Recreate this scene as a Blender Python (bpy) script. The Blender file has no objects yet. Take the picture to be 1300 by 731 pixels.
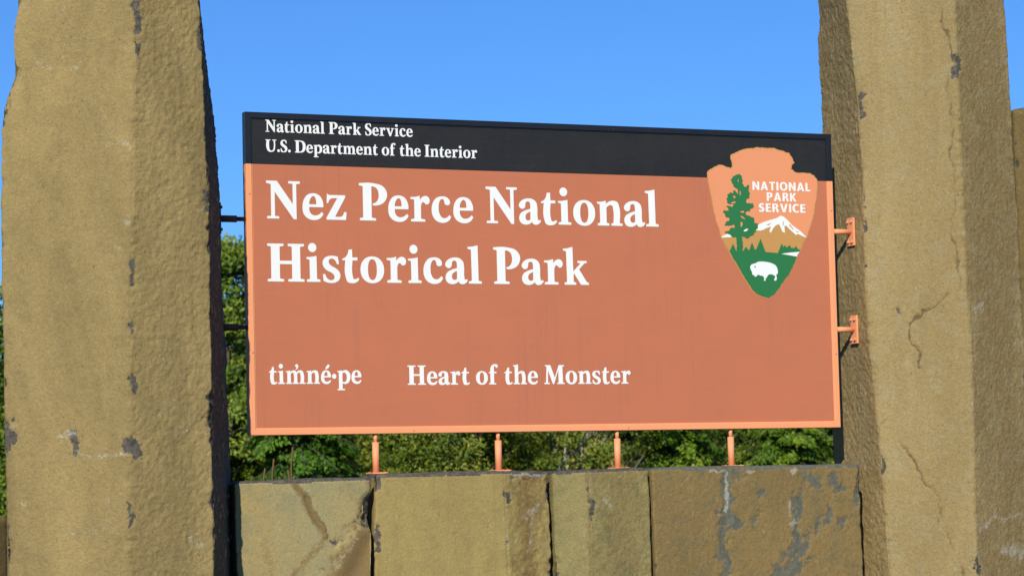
import bpy, bmesh, math, random
import numpy as np
from mathutils import Vector, Matrix
from mathutils.geometry import delaunay_2d_cdt

sc = bpy.context.scene
COL = sc.collection
rad = math.radians

# ------------------------------------------------------------------ camera
cam = bpy.data.cameras.new('camera')
cam.lens = 93.147; cam.sensor_width = 36; cam.sensor_fit = 'HORIZONTAL'
cam.dof.use_dof = True; cam.dof.focus_distance = 10.3; cam.dof.aperture_fstop = 11
cam.clip_start = 0.05; cam.clip_end = 5000
camo = bpy.data.objects.new('camera', cam); COL.objects.link(camo)
yaw, pit, rol = 0.4219, 0.07712, -0.02402
F = Vector((math.sin(yaw)*math.cos(pit), math.cos(yaw)*math.cos(pit), math.sin(pit)))
R0 = F.cross(Vector((0, 0, 1))).normalized(); U0 = R0.cross(F)
RR = R0*math.cos(rol)+U0*math.sin(rol); UU = U0*math.cos(rol)-R0*math.sin(rol)
M = Matrix((RR, UU, -F)).transposed().to_4x4()
M.translation = Vector((-4.4384, -9.4561, 1.6022))
camo.matrix_world = M
sc.camera = camo

# ------------------------------------------------------------------ sky and sun
SUN_AZ, SUN_EL = 34.0, 30.0          # azimuth: degrees to the left of the sign's front
world = bpy.data.worlds.new('World'); sc.world = world; world.use_nodes = True
wn = world.node_tree.nodes; wl = world.node_tree.links
bg = wn['Background']
sky = wn.new('ShaderNodeTexSky'); sky.sky_type = 'NISHITA'; sky.sun_disc = False
sky.sun_elevation = rad(SUN_EL); sky.sun_rotation = rad(180+SUN_AZ)
sky.altitude = 400; sky.air_density = 1.0; sky.dust_density = 0.25; sky.ozone_density = 3.0
tn = wn.new('ShaderNodeMix'); tn.data_type = 'RGBA'; tn.blend_type = 'MULTIPLY'; tn.inputs[0].default_value = 1.0
tn.inputs[7].default_value = (.355, .70, 1.22, 1)       # deep autumn blue
wl.new(sky.outputs[0], tn.inputs[6]); wl.new(tn.outputs[2], bg.inputs[0]); bg.inputs[1].default_value = 0.10
sun = bpy.data.lights.new('sun', 'SUN'); sun.energy = 4.85; sun.angle = rad(0.5); sun.color = (1.0, 0.945, 0.80)
suno = bpy.data.objects.new('sun', sun); COL.objects.link(suno)
sdir = Vector((-math.sin(rad(SUN_AZ))*math.cos(rad(SUN_EL)), -math.cos(rad(SUN_AZ))*math.cos(rad(SUN_EL)), math.sin(rad(SUN_EL))))
suno.rotation_euler = sdir.to_track_quat('Z', 'Y').to_euler(); suno.location = sdir*60
sc.view_settings.view_transform = 'Standard'; sc.view_settings.look = 'None'
sc.view_settings.exposure = 0.0; sc.view_settings.gamma = 1.0; sc.view_settings.use_curve_mapping = False
sc.cycles.max_bounces = 6

Z0 = 2.45                             # height of the sign's centre

# ------------------------------------------------------------------ numpy noise
def _h(ix, iy, iz, s):
    n = (ix.astype(np.int64)*374761393 + iy.astype(np.int64)*668265263 + iz.astype(np.int64)*2147483647 + s*1274126177) & 0xFFFFFFFF
    n = ((n ^ (n >> 13))*1274126177) & 0xFFFFFFFF
    n = ((n ^ (n >> 16))*2246822519) & 0xFFFFFFFF
    n = n ^ (n >> 15)
    return n.astype(np.float64)/4294967295.0*2-1
def vnoise(P, seed=0):
    P = np.asarray(P, float); i = np.floor(P); f = P-i; i = i.astype(np.int64)
    u = f*f*f*(f*(f*6-15)+10); r = 0
    for dx in (0, 1):
        wx = u[:, 0] if dx else 1-u[:, 0]
        for dy in (0, 1):
            wy = u[:, 1] if dy else 1-u[:, 1]
            for dz in (0, 1):
                wz = u[:, 2] if dz else 1-u[:, 2]
                r = r + wx*wy*wz*_h(i[:, 0]+dx, i[:, 1]+dy, i[:, 2]+dz, seed)
    return r
def fbm(P, octv=4, seed=0, gain=0.5):
    P = np.asarray(P, float); a = 1.0; s = 0; t = 0
    for o in range(octv):
        s = s + a*vnoise(P*(2.03**o)+o*17.3, seed+o); t += a; a *= gain
    return s/t
def sstep(a, b, x):
    t = np.clip((x-a)/(b-a), 0, 1); return t*t*(3-2*t)

# ------------------------------------------------------------------ object helpers
def link(o, parent=None):
    COL.objects.link(o)
    if parent is not None: o.parent = parent
    return o
def tag(o, label=None, cat=None, group=None, kind=None):
    if label: o['label'] = label
    if cat: o['category'] = cat
    if group: o['group'] = group
    if kind: o['kind'] = kind
    return o
def empty(name, loc=(0, 0, 0)):
    o = bpy.data.objects.new(name, None); o.location = loc; o.empty_display_size = 0.2
    return link(o)
def obj(name, me, mat=None, parent=None):
    if mat is not None and not me.materials: me.materials.append(mat)
    return link(bpy.data.objects.new(name, me), parent)
def np_mesh(name, V, faces, smooth=True):
    """faces: list of int arrays (n,k)"""
    me = bpy.data.meshes.new(name)
    V = np.asarray(V, np.float32)
    me.vertices.add(len(V)); me.vertices.foreach_set('co', V.ravel())
    nl = sum(f.size for f in faces); nf = sum(len(f) for f in faces)
    me.loops.add(nl); me.polygons.add(nf)
    me.loops.foreach_set('vertex_index', np.concatenate([f.ravel() for f in faces]).astype(np.int32))
    tot = np.concatenate([np.full(len(f), f.shape[1], np.int32) for f in faces])
    st = np.concatenate([[0], np.cumsum(tot)[:-1]]).astype(np.int32)
    me.polygons.foreach_set('loop_start', st)
    me.polygons.foreach_set('use_smooth', np.full(nf, smooth, bool))
    me.update(calc_edges=True); me.validate()
    return me
def bm_mesh(name, bm, smooth=False):
    bmesh.ops.recalc_face_normals(bm, faces=bm.faces[:])
    me = bpy.data.meshes.new(name); bm.to_mesh(me); bm.free()
    if smooth:
        for p in me.polygons: p.use_smooth = True
    return me
def add_box(bm, c, s, bev=0.0):
    r = bmesh.ops.create_cube(bm, size=1.0)
    vs = r['verts']
    for v in vs: v.co = Vector((c[0]+v.co.x*s[0], c[1]+v.co.y*s[1], c[2]+v.co.z*s[2]))
    if bev > 0:
        es = list({e for v in vs for e in v.link_edges})
        bmesh.ops.bevel(bm, geom=es, offset=bev, segments=2, affect='EDGES', profile=0.5)
def add_tube(bm, a, b, r1, r2=None, n=20, caps=True):
    a = Vector(a); b = Vector(b); r2 = r1 if r2 is None else r2
    d = (b-a).normalized(); x = d.orthogonal().normalized(); y = d.cross(x)
    A = []; B = []
    for k in range(n):
        t = 2*math.pi*k/n; q = x*math.cos(t)+y*math.sin(t)
        A.append(bm.verts.new(a+q*r1)); B.append(bm.verts.new(b+q*r2))
    for k in range(n):
        f = bm.faces.new((A[k], A[(k+1) % n], B[(k+1) % n], B[k])); f.smooth = True
    if caps:
        bm.faces.new(A[::-1]); bm.faces.new(B)
def add_dome(bm, c, axis, r, h, n=12):
    c = Vector(c); d = Vector(axis).normalized(); x = d.orthogonal().normalized(); y = d.cross(x)
    rings = []
    for t in (0, 0.5, 0.85):
        rings.append([bm.verts.new(c+d*h*math.sin(t*math.pi/2)+(x*math.cos(2*math.pi*k/n)+y*math.sin(2*math.pi*k/n))*r*math.cos(t*math.pi/2)) for k in range(n)])
    top = bm.verts.new(c+d*h)
    for i in range(2):
        for k in range(n):
            f = bm.faces.new((rings[i][k], rings[i][(k+1) % n], rings[i+1][(k+1) % n], rings[i+1][k])); f.smooth = True
    for k in range(n):
        f = bm.faces.new((rings[2][k], rings[2][(k+1) % n], top)); f.smooth = True

# ------------------------------------------------------------------ materials
class NT:
    def __init__(s, name):
        s.m = bpy.data.materials.new(name); s.m.use_nodes = True
        s.n = s.m.node_tree.nodes; s.l = s.m.node_tree.links; s.b = s.n['Principled BSDF']
    def new(s, t, **k):
        n = s.n.new(t)
        for a, v in k.items(): setattr(n, a, v)
        return n
    def noise(s, scale, detail=4, rough=0.55, vec=None, dist=0.0):
        n = s.new('ShaderNodeTexNoise'); n.inputs['Scale'].default_value = scale
        n.inputs['Detail'].default_value = detail; n.inputs['Roughness'].default_value = rough
        n.inputs['Distortion'].default_value = dist
        if vec is not None: s.l.new(vec, n.inputs['Vector'])
        return n.outputs['Fac']
    def ramp(s, fac, stops):
        r = s.new('ShaderNodeValToRGB'); el = r.color_ramp.elements
        while len(el) < len(stops): el.new(0.5)
        for e, (p, c) in zip(el, stops):
            e.position = p; e.color = (c if len(c) == 4 else (*c, 1)) if not isinstance(c, (int, float)) else (c, c, c, 1)
        s.l.new(fac, r.inputs[0]); return r.outputs[0]
    def mix(s, fac, a, b, mode='MIX'):
        m = s.new('ShaderNodeMix', data_type='RGBA', blend_type=mode)
        for i, v in ((0, fac), (6, a), (7, b)):
            if hasattr(v, 'node'): s.l.new(v, m.inputs[i])
            else: m.inputs[i].default_value = v if i == 0 else (*v, 1)
        return m.outputs[2]
    def math(s, op, a, b=0.0, clamp=False):
        m = s.new('ShaderNodeMath', operation=op); m.use_clamp = clamp
        for i, v in ((0, a), (1, b)):
            if hasattr(v, 'node'): s.l.new(v, m.inputs[i])
            else: m.inputs[i].default_value = v
        return m.outputs[0]
    def bump(s, h, strength, dist, prev=None):
        b = s.new('ShaderNodeBump'); b.inputs['Strength'].default_value = strength; b.inputs['Distance'].default_value = dist
        s.l.new(h, b.inputs['Height'])
        if prev is not None: s.l.new(prev, b.inputs['Normal'])
        return b.outputs[0]
    def pos(s):
        return s.new('ShaderNodeTexCoord').outputs['Object']
    def out(s, col=None, rough=0.6, normal=None, spec=0.3):
        if col is not None:
            if hasattr(col, 'node'): s.l.new(col, s.b.inputs['Base Color'])
            else: s.b.inputs['Base Color'].default_value = (*col, 1)
        if hasattr(rough, 'node'): s.l.new(rough, s.b.inputs['Roughness'])
        else: s.b.inputs['Roughness'].default_value = rough
        s.b.inputs['Specular IOR Level'].default_value = spec
        if normal is not None: s.l.new(normal, s.b.inputs['Normal'])
        return s.m

def stone_mat(name, c1, c2, c3, grain=0.35, seed=0.0, bump=1.0, ragged=1.5, stain=((.036, .034, .033), (.125, .118, .105)), mottle=.42):
    """c1/c2: broad weathering colours, c3: fleck colour; marks attribute R grey chip and painted shade, G pale scar, B crack, A iron stain"""
    t = NT(name); p = t.pos()
    mp = t.new('ShaderNodeMapping'); mp.inputs['Location'].default_value = (seed, seed*.7, -seed)
    t.l.new(p, mp.inputs[0]); p = mp.outputs[0]
    st = t.new('ShaderNodeMapping'); st.inputs['Scale'].default_value = (1, 1, .3); t.l.new(p, st.inputs[0])
    big = t.noise(1.9, 6, .62, st.outputs[0], .8)
    col = t.mix(t.ramp(big, [(.40, 0.0), (.60, 1.0)]), c1, c2)
    mid = t.noise(13, 4, .6, p)
    col = t.mix(t.math('MULTIPLY', t.ramp(mid, [(.50, 0.0), (.70, 1.0)]), mottle), col, c3)
    gr = t.noise(170, 4, .72, p)
    g2 = t.noise(70, 3, .6, p)
    k = t.math('ADD', t.math('MULTIPLY', gr, grain*2.4), t.math('MULTIPLY', g2, grain*1.3))
    k = t.math('ADD', k, 1-grain*1.85)
    kc = t.new('ShaderNodeCombineColor'); [t.l.new(k, kc.inputs[i]) for i in range(3)]
    col = t.mix(1.0, col, kc.outputs[0], 'MULTIPLY')
    # dark mineral specks
    sp = t.ramp(t.noise(120, 2, .5, p), [(.27, 1.0), (.34, 0.0)])
    col = t.mix(t.math('MULTIPLY', sp, .5), col, (.07, .05, .03))
    vs = t.new('ShaderNodeMapping'); vs.inputs['Scale'].default_value = (9, 9, .55); t.l.new(p, vs.inputs[0])
    rs = t.math('MULTIPLY', t.ramp(t.noise(1.5, 4, .6, vs.outputs[0]), [(.54, 0.0), (.70, 1.0)]), t.ramp(t.noise(1.3, 3, .5, p), [(.42, 0.0), (.62, 1.0)]))
    col = t.mix(t.math('MULTIPLY', rs, .38), col, tuple(x*.55 for x in c2))
    fl = t.math('MULTIPLY', t.ramp(t.noise(46, 4, .7, p), [(.62, 0.0), (.70, 1.0)]), t.ramp(t.noise(4.2, 3, .6, p), [(.50, 0.0), (.60, 1.0)]))
    col = t.mix(t.math('MULTIPLY', fl, .55), col, (.40, .39, .31))
    at = t.new('ShaderNodeAttribute', attribute_name='marks')
    sep = t.new('ShaderNodeSeparateColor'); t.l.new(at.outputs['Color'], sep.inputs[0])
    warp = t.math('MULTIPLY', t.math('SUBTRACT', t.noise(75, 5, .72, p), .5), ragged)
    def sharp(ch, lo=.42, hi=.58):
        return t.ramp(t.math('ADD', ch, warp), [(lo, 0.0), (hi, 1.0)])
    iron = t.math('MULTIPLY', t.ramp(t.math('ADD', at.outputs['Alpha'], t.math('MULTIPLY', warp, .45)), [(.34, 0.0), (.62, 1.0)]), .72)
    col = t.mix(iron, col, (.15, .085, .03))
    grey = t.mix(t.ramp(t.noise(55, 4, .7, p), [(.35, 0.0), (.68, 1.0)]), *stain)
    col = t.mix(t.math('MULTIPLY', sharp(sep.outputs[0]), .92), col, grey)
    col = t.mix(t.math('MULTIPLY', sharp(sep.outputs[1], .4, .7), .7), col, (.42, .41, .34))
    col = t.mix(t.math('MULTIPLY', t.ramp(sep.outputs[2], [(.15, 0.0), (.7, 1.0)]), .72), col, (.085, .050, .028))
    nb = t.bump(t.noise(95, 6, .68, p), .75*bump, .006)
    nb = t.bump(gr, .5*bump, .0025, nb)
    return t.out(col, .88, nb, .18)

def paint_mat(name, col, rough=0.5, dirt=0.12, spec=0.35, streak=0.0, peel=0.1):
    t = NT(name); p = t.pos()
    n = t.noise(5, 5, .6, p)
    c = t.mix(t.math('MULTIPLY', t.ramp(n, [(.4, 0.0), (.7, 1.0)]), dirt), col, tuple(x*.6+.02 for x in col))
    n2 = t.noise(60, 3, .6, p)
    c = t.mix(t.math('MULTIPLY', t.ramp(n2, [(.5, 0.0), (.75, 1.0)]), dirt*.5), c, tuple(min(1, x*1.2+.03) for x in col))
    if streak > 0:
        mp = t.new('ShaderNodeMapping'); mp.inputs['Scale'].default_value = (34, 1, .9); t.l.new(p, mp.inputs[0])
        s1 = t.noise(1.6, 4, .6, mp.outputs[0])
        mp2 = t.new('ShaderNodeMapping'); mp2.inputs['Scale'].default_value = (2.2, 1, .8); t.l.new(p, mp2.inputs[0])
        s2 = t.noise(1.3, 3, .5, mp2.outputs[0])
        m = t.math('MULTIPLY', t.ramp(s1, [(.52, 0.0), (.76, 1.0)]), t.ramp(s2, [(.42, 0.0), (.68, 1.0)]))
        c = t.mix(t.math('MULTIPLY', m, streak), c, tuple(x*.55+.05 for x in col))
        mp3 = t.new('ShaderNodeMapping'); mp3.inputs['Scale'].default_value = (1, 1, 90); t.l.new(p, mp3.inputs[0])
        s3 = t.noise(2.0, 3, .6, mp3.outputs[0])
        c = t.mix(t.math('MULTIPLY', t.ramp(s3, [(.45, 0.0), (.7, 1.0)]), .10), c, tuple(min(1, x*1.25+.02) for x in col))
    r = t.math('ADD', t.math('MULTIPLY', n, .25), rough-.12)
    return t.out(c, r, t.bump(t.noise(230, 2, .5, p), peel, .0006), spec)

M_PANEL = paint_mat('sign_brown_panel', (.500, .160, .080), .5, .16, .28, streak=.6)
M_HEAD = paint_mat('sign_black_panel', (.019, .019, .020), .48, .25, .25, streak=.10)
M_FRAMEB = paint_mat('black_frame_paint', (.011, .012, .015), .35, .2, .45)
M_FRAMEO = paint_mat('orange_frame_paint', (.83, .33, .155), .5, .10, .3)
M_WHITE = paint_mat('white_vinyl', (.80, .81, .80), .45, .05, .3)
M_ORANGE = paint_mat('emblem_orange', (.75, .285, .135), .5, .05, .3)
M_TAN = paint_mat('emblem_tan', (.52, .27, .085), .5, .05, .3)
M_GREEN = paint_mat('emblem_green', (.025, .17, .055), .5, .05, .3)
M_BOLT = paint_mat('bolt_orange', (.62, .24, .12), .45, .25, .4)
M_RODSHADE = paint_mat('rod_painted_shade', (.10, .045, .03), .55, .3, .3)  # left rods and plates: pillar shadow put into a darker base colour

# ------------------------------------------------------------------ setting: ground, hill, path
def ground_mat():
    t = NT('dry_grass'); p = t.pos()
    c = t.mix(t.ramp(t.noise(.35, 5, .6, p), [(.35, 0.0), (.65, 1.0)]), (.075, .085, .025), (.17, .14, .06))
    c = t.mix(t.math('MULTIPLY', t.noise(9, 4, .7, p), .5), c, (.04, .05, .015))
    return t.out(c, .95, t.bump(t.noise(14, 5, .7, p), .8, .06), .1)
def hill_mat():
    t = NT('wooded_slope'); p = t.pos()
    c = t.mix(t.ramp(t.noise(.9, 6, .7, p), [(.35, 0.0), (.68, 1.0)]), (.018, .032, .008), (.075, .095, .02))
    return t.out(c, .95, t.bump(t.noise(1.3, 6, .75, p), 1.0, .8), .1)
def gravel_mat():
    t = NT('gravel'); p = t.pos()
    c = t.mix(t.noise(30, 4, .7, p), (.22, .19, .15), (.40, .36, .29))
    return t.out(c, .95, t.bump(t.noise(40, 4, .7, p), .7, .02), .1)
G = 180; xs = np.concatenate([-np.geomspace(2500, 40, 14), np.linspace(-30, 90, 61), np.geomspace(100, 2500, 14)])
ys = np.concatenate([-np.geomspace(2500, 40, 10), np.linspace(-30, 140, 69), np.geomspace(150, 2500, 14)])
XX, YY = np.meshgrid(xs, ys, indexing='ij')
def ground_z(x, y):
    P = np.c_[np.ravel(x)*.09, np.ravel(y)*.09, np.zeros(np.size(x))]
    far = sstep(14, 30, np.hypot(np.ravel(x), np.ravel(y)))
    return (fbm(P, 3, 5)*.35*far).reshape(np.shape(x))
ZZ = ground_z(XX, YY)
nx, ny = XX.shape; idx = np.arange(nx*ny).reshape(nx, ny)
q = np.stack([idx[:-1, :-1], idx[1:, :-1], idx[1:, 1:], idx[:-1, 1:]], -1).reshape(-1, 4)
tag(obj('ground', np_mesh('ground', np.c_[XX.ravel(), YY.ravel(), ZZ.ravel()], [q]), ground_mat()), kind='structure')
# low wooded rise behind the trees
hx = np.linspace(-90, 170, 90); hy = np.linspace(62, 200, 50)
HX, HY = np.meshgrid(hx, hy, indexing='ij')
HZ = -0.6 + 9.5*sstep(60, 105, HY)*(0.75+.25*fbm(np.c_[HX.ravel()*.03, HY.ravel()*.03, HX.ravel()*0], 3, 9).reshape(HX.shape)) - 4*sstep(150, 200, HY)
idx = np.arange(HX.size).reshape(HX.shape)
q = np.stack([idx[:-1, :-1], idx[1:, :-1], idx[1:, 1:], idx[:-1, 1:]], -1).reshape(-1, 4)
tag(obj('hill', np_mesh('hill', np.c_[HX.ravel(), HY.ravel(), HZ.ravel()], [q]), hill_mat()), kind='structure')
# gravel path behind the wall
pv = []; 
for k in range(41):
    x = -40+k*2.5; yc = 21+.03*x+1.2*math.sin(x*.09)
    pv += [(x, yc-1.1), (x, yc+1.1)]
pv = np.array(pv); pz = ground_z(pv[:, 0], pv[:, 1])+.02
pq = np.array([[2*k, 2*k+2, 2*k+3, 2*k+1] for k in range(40)])
tag(obj('path', np_mesh('path', np.c_[pv, pz], [pq]), gravel_mat()), kind='structure')

# ------------------------------------------------------------------ basalt stones
def stone(name, mat, corners, zbot, ztop, vis, dens=.005, facets=None, rough=None, seed=0, marks=(), chip=None, chipsize=.012,
          tilt=(0, 0), topr=.012, edge_grey=.5, und=.006, edgewob=.006, topgrey=0.0):
    """corners: per corner a list of (z, x, y), counter-clockwise. facets: indices seen from the front (fine mesh)."""
    n = len(corners); facets = set(range(n)) if facets is None else set(facets)
    rough = rough or {}
    zs = []
    def seg(a, b, step):
        if b-a > 1e-6: zs.extend(np.linspace(a, b, max(2, int(math.ceil((b-a)/step))+1))[:-1].tolist())
    v0, v1 = max(zbot, vis[0]), min(ztop, vis[1])
    seg(zbot, v0, .05); seg(v0, v1, dens); seg(v1, ztop, .03); zs.append(ztop)
    zs = np.array(zs); nz = len(zs)
    C = np.zeros((n, nz, 2))
    for j, c in enumerate(corners):
        c = np.array(c, float)
        C[j, :, 0] = np.interp(zs, c[:, 0], c[:, 1]); C[j, :, 1] = np.interp(zs, c[:, 0], c[:, 2])
    cen = C.mean(0); WOB = np.zeros_like(C)
    for j in range(n):
        o = C[j]-cen; o /= np.linalg.norm(o, axis=1)[:, None]
        Pn = np.c_[zs*7, np.full(nz, j*7.7+seed), np.zeros(nz)]
        Pn2 = np.c_[zs*28, np.full(nz, j*3.1+seed), np.zeros(nz)]
        WOB[j] = o*(fbm(Pn, 3, seed+j)*edgewob+np.minimum(fbm(Pn2, 3, seed+40+j), .1)*edgewob*1.1)[:, None]
    ring = []                       # (facet, u)
    for j in range(n):
        L = np.linalg.norm(C[j].mean(0)-C[(j+1) % n].mean(0))
        m = max(2, int(math.ceil(L/(dens if j in facets else .035))))
        ring += [(j, k/m) for k in range(m)]
    fj = np.array([r[0] for r in ring]); fu = np.array([r[1] for r in ring]); m = len(ring)
    A = C[fj]; B = C[(fj+1) % n]                       # m,nz,2
    P = A*(1-fu)[:, None, None]+B*fu[:, None, None]
    T = B-A; Ln = np.linalg.norm(T, axis=2, keepdims=True); T = T/Ln
    dA0 = fu[:, None]*Ln[..., 0]; dB0 = (1-fu)[:, None]*Ln[..., 0]
    P = P+WOB[fj]*np.exp(-dA0/.028)[..., None]*(1-fu)[:, None, None]+WOB[(fj+1) % n]*np.exp(-dB0/.028)[..., None]*fu[:, None, None]
    N = np.stack([T[..., 1], -T[..., 0]], -1)
    Fn = np.zeros((n, nz, 2))
    for j in range(n):
        t = C[(j+1) % n]-C[j]; t /= np.linalg.norm(t, axis=1)[:, None]; Fn[j] = np.stack([t[:, 1], -t[:, 0]], -1)
    dA = fu[:, None]*Ln[..., 0]; dB = (1-fu)[:, None]*Ln[..., 0]
    de = np.minimum(dA, dB)
    near = np.where(dA < dB, fj[:, None], ((fj+1) % n)[:, None])
    other = np.where(dA < dB, ((fj-1) % n)[:, None], ((fj+1) % n)[:, None])
    zi = np.broadcast_to(np.arange(nz)[None, :], (m, nz))
    No = Fn[other, zi]
    w = (1-sstep(0, .007, de))*.5
    ND = N*(1-w)[..., None]+No*w[..., None]; ND /= np.maximum(np.linalg.norm(ND, axis=2, keepdims=True), .3)
    Z = np.broadcast_to(zs[None, :], (m, nz)).copy()
    X3 = np.stack([P[..., 0], P[..., 1], Z], -1).reshape(-1, 3)
    rg = np.array([rough.get(j, .0015) for j in range(n)])[fj][:, None]
    rgb = np.broadcast_to(rg, (m, nz)).reshape(-1)
    d = fbm(X3*np.array([2.2, 2.2, 1.3])+seed, 2, seed)*und
    n1 = .8*fbm(X3*np.array([70, 70, 60])+seed*3, 2, seed+7, .6)+.8*(.28-np.abs(fbm(X3*np.array([75, 75, 66])+seed, 2, seed+8)))
    n2 = fbm(X3*np.array([9, 9, 6])+seed*5, 3, seed+11)
    d += rgb*(1.25*n1+.8*n2)
    def1 = de.reshape(-1)
    d -= .0030*np.clip(1-def1/.006, 0, 1)**2
    # chips along the arrises
    nearf = near.reshape(-1)
    cs = np.array([(chip or {}).get(j, .5) for j in range(n)])[nearf]
    cz = fbm(np.c_[X3[:, 2]*5.5, nearf*5.3+seed, X3[:, 2]*0], 4, seed+21, .62)
    amt = np.clip(cz-(.62-.55*cs), 0, .4)/.4
    rag = fbm(X3*np.array([60, 60, 34])+seed, 3, seed+23, .65)
    wd = (.006+.034*amt)*(1+1.1*rag)
    cm = (amt > 0)*np.clip(1-def1/np.maximum(wd, .002), 0, 1)
    d -= chipsize*np.sqrt(amt+1e-9)*cm**.8*(1+.8*rag)
    mk = np.zeros((m*nz, 4))
    mk[:, 0] = np.clip(cm*2.2*(amt > .02), 0, 1)*edge_grey*1.6*sstep(-.35, .15, fbm(X3*np.array([30, 30, 22])+seed*2, 3, seed+29))
    # thin pale wear along the arris
    mk[:, 1] = np.clip(1-def1/(.007*(1+1.2*rag)+.002), 0, 1)*sstep(.05, .4, fbm(np.c_[X3[:, 2]*14, nearf*2.2+seed, X3[:, 2]*0], 4, seed+31, .7))*.6*sstep(-.2, .2, rag)
    # broken top edge
    zt = ztop-X3[:, 2]
    wt = topr*(1.0+.8*fbm(np.c_[X3[:, :2]*6, X3[:, 2]*0], 3, seed+51))
    tt = np.clip(1-zt/np.maximum(wt, .003), 0, 1)
    d -= topr*.9*tt**1.5
    if topgrey > 0: mk[:, 0] = np.maximum(mk[:, 0], (tt > 0)*topgrey)
    wn = np.c_[fbm(X3*18, 3, seed+61), fbm(X3*18+50, 3, seed+62)]
    wf = np.c_[fbm(X3*55, 3, seed+63, .65), fbm(X3*55+50, 3, seed+64, .65)]
    cmod = sstep(-.45, .25, fbm(X3*14+9, 3, seed+65))
    for (ch, js, pts, wid, amp) in marks:
        pts = np.array(pts, float).reshape(-1, 2)
        okf = np.isin(np.repeat(fj, nz), list(js))
        sel = np.where(okf)[0]
        q = X3[sel][:, [0, 2]]+((wn[sel]*wid*1.1+wf[sel]*wid*1.0)*(.45 if ch == 3 else 1) if ch in (0, 1, 3) else 0)+(wn[sel]*.016+wf[sel]*.008 if ch == 2 else 0)
        if len(pts) == 1: dist = np.linalg.norm(q-pts[0], axis=1)
        else:
            dist = np.full(len(sel), 1e9)
            for a, b in zip(pts[:-1], pts[1:]):
                ab = b-a; t = np.clip(((q-a)@ab)/max(ab@ab, 1e-9), 0, 1)
                dist = np.minimum(dist, np.linalg.norm(q-a-t[:, None]*ab, axis=1))
        v = np.clip(1-dist/wid, 0, 1)
        if ch == 4: d[sel] -= amp*sstep(0, 1, v)
        else:
            if ch == 2: v = v*(.45+.55*cmod[sel])
            mk[sel, ch] = np.maximum(mk[sel, ch], (v**1.3 if ch == 2 else np.sqrt(v))*amp)
            if ch == 2: d[sel] -= .0048*v*amp
            if ch == 0: d[sel] -= .003*sstep(0, .5, v)
    X3[:, :2] += ND.reshape(-1, 2)*d[:, None]
    zr = (X3[:, 2]-zbot)/(ztop-zbot)
    cc = cen[-1]
    X3[:, 2] += zr**6*((X3[:, 0]-cc[0])*tilt[0]+(X3[:, 1]-cc[1])*tilt[1])
    idx = np.arange(m*nz).reshape(m, nz)
    i2 = np.roll(idx, -1, 0)
    quads = np.stack([idx[:, :-1], i2[:, :-1], i2[:, 1:], idx[:, 1:]], -1).reshape(-1, 4)
    # cap
    top = X3.reshape(m, nz, 3)[:, -1]; rings = [idx[:, -1]]; VX = [X3]; MK = [mk]; base = m*nz
    c3 = top.mean(0); faces = [quads]
    K = 7
    for k in range(1, K):
        s = 1-k/K
        r = c3+(top-c3)*s; r = r.copy(); r[:, 2] += fbm(r*11+seed, 3, seed+71)*.006+.004
        VX.append(r); mm = np.zeros((m, 4)); mm[:, 0] = topgrey; MK.append(mm)
        ni = np.arange(base, base+m); base += m
        a = rings[-1]
        faces.append(np.stack([a, np.roll(a, -1), np.roll(ni, -1), ni], -1)); rings.append(ni)
    VX.append(c3[None]+np.array([[0, 0, .004]])); MK.append(np.array([[topgrey, 0, 0, 0]])); a = rings[-1]
    faces.append(np.stack([a, np.roll(a, -1), np.full(m, base)], -1))
    V = np.concatenate(VX); MK = np.concatenate(MK)
    ctr = np.array([cen[0, 0], cen[0, 1], 0.0])
    me = np_mesh(name, V-ctr, faces)
    at = me.attributes.new('marks', 'FLOAT_COLOR', 'POINT')
    at.data.foreach_set('color', MK.astype(np.float32).ravel())
    o = obj(name, me, mat); o.location = ctr
    return o

def cor(tab, y, below=None, above=None):
    r = [(z, x, y) for z, x in tab]
    if below: r.insert(0, (-.3, *below))
    if above: r.append((6.0, *above))
    return r

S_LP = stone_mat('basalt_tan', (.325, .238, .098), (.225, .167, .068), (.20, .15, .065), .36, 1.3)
S_RP = stone_mat('basalt_ochre', (.345, .258, .118), (.275, .203, .088), (.33, .30, .19), .36, 7.1, mottle=.3)
S_RB = stone_mat('basalt_brown', (.21, .145, .055), (.16, .115, .045), (.10, .075, .03), .42, 4.4)
S_B1 = stone_mat('basalt_olive', (.30, .255, .125), (.33, .255, .11), (.20, .20, .12), .26, 2.2, .6, mottle=.5)
S_B2 = stone_mat('basalt_yellow', (.345, .26, .095), (.285, .215, .08), (.22, .17, .07), .28, 3.7, .6, mottle=.4)
S_B3 = stone_mat('basalt_moss', (.31, .24, .095), (.25, .205, .085), (.15, .145, .065), .38, 5.9, .9, 1.2, mottle=.6)
S_B4 = stone_mat('basalt_rust', (.23, .158, .062), (.19, .135, .055), (.13, .12, .065), .40, 8.5, .8, .75, ((.085, .09, .072), (.14, .145, .115)), .6)

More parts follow.
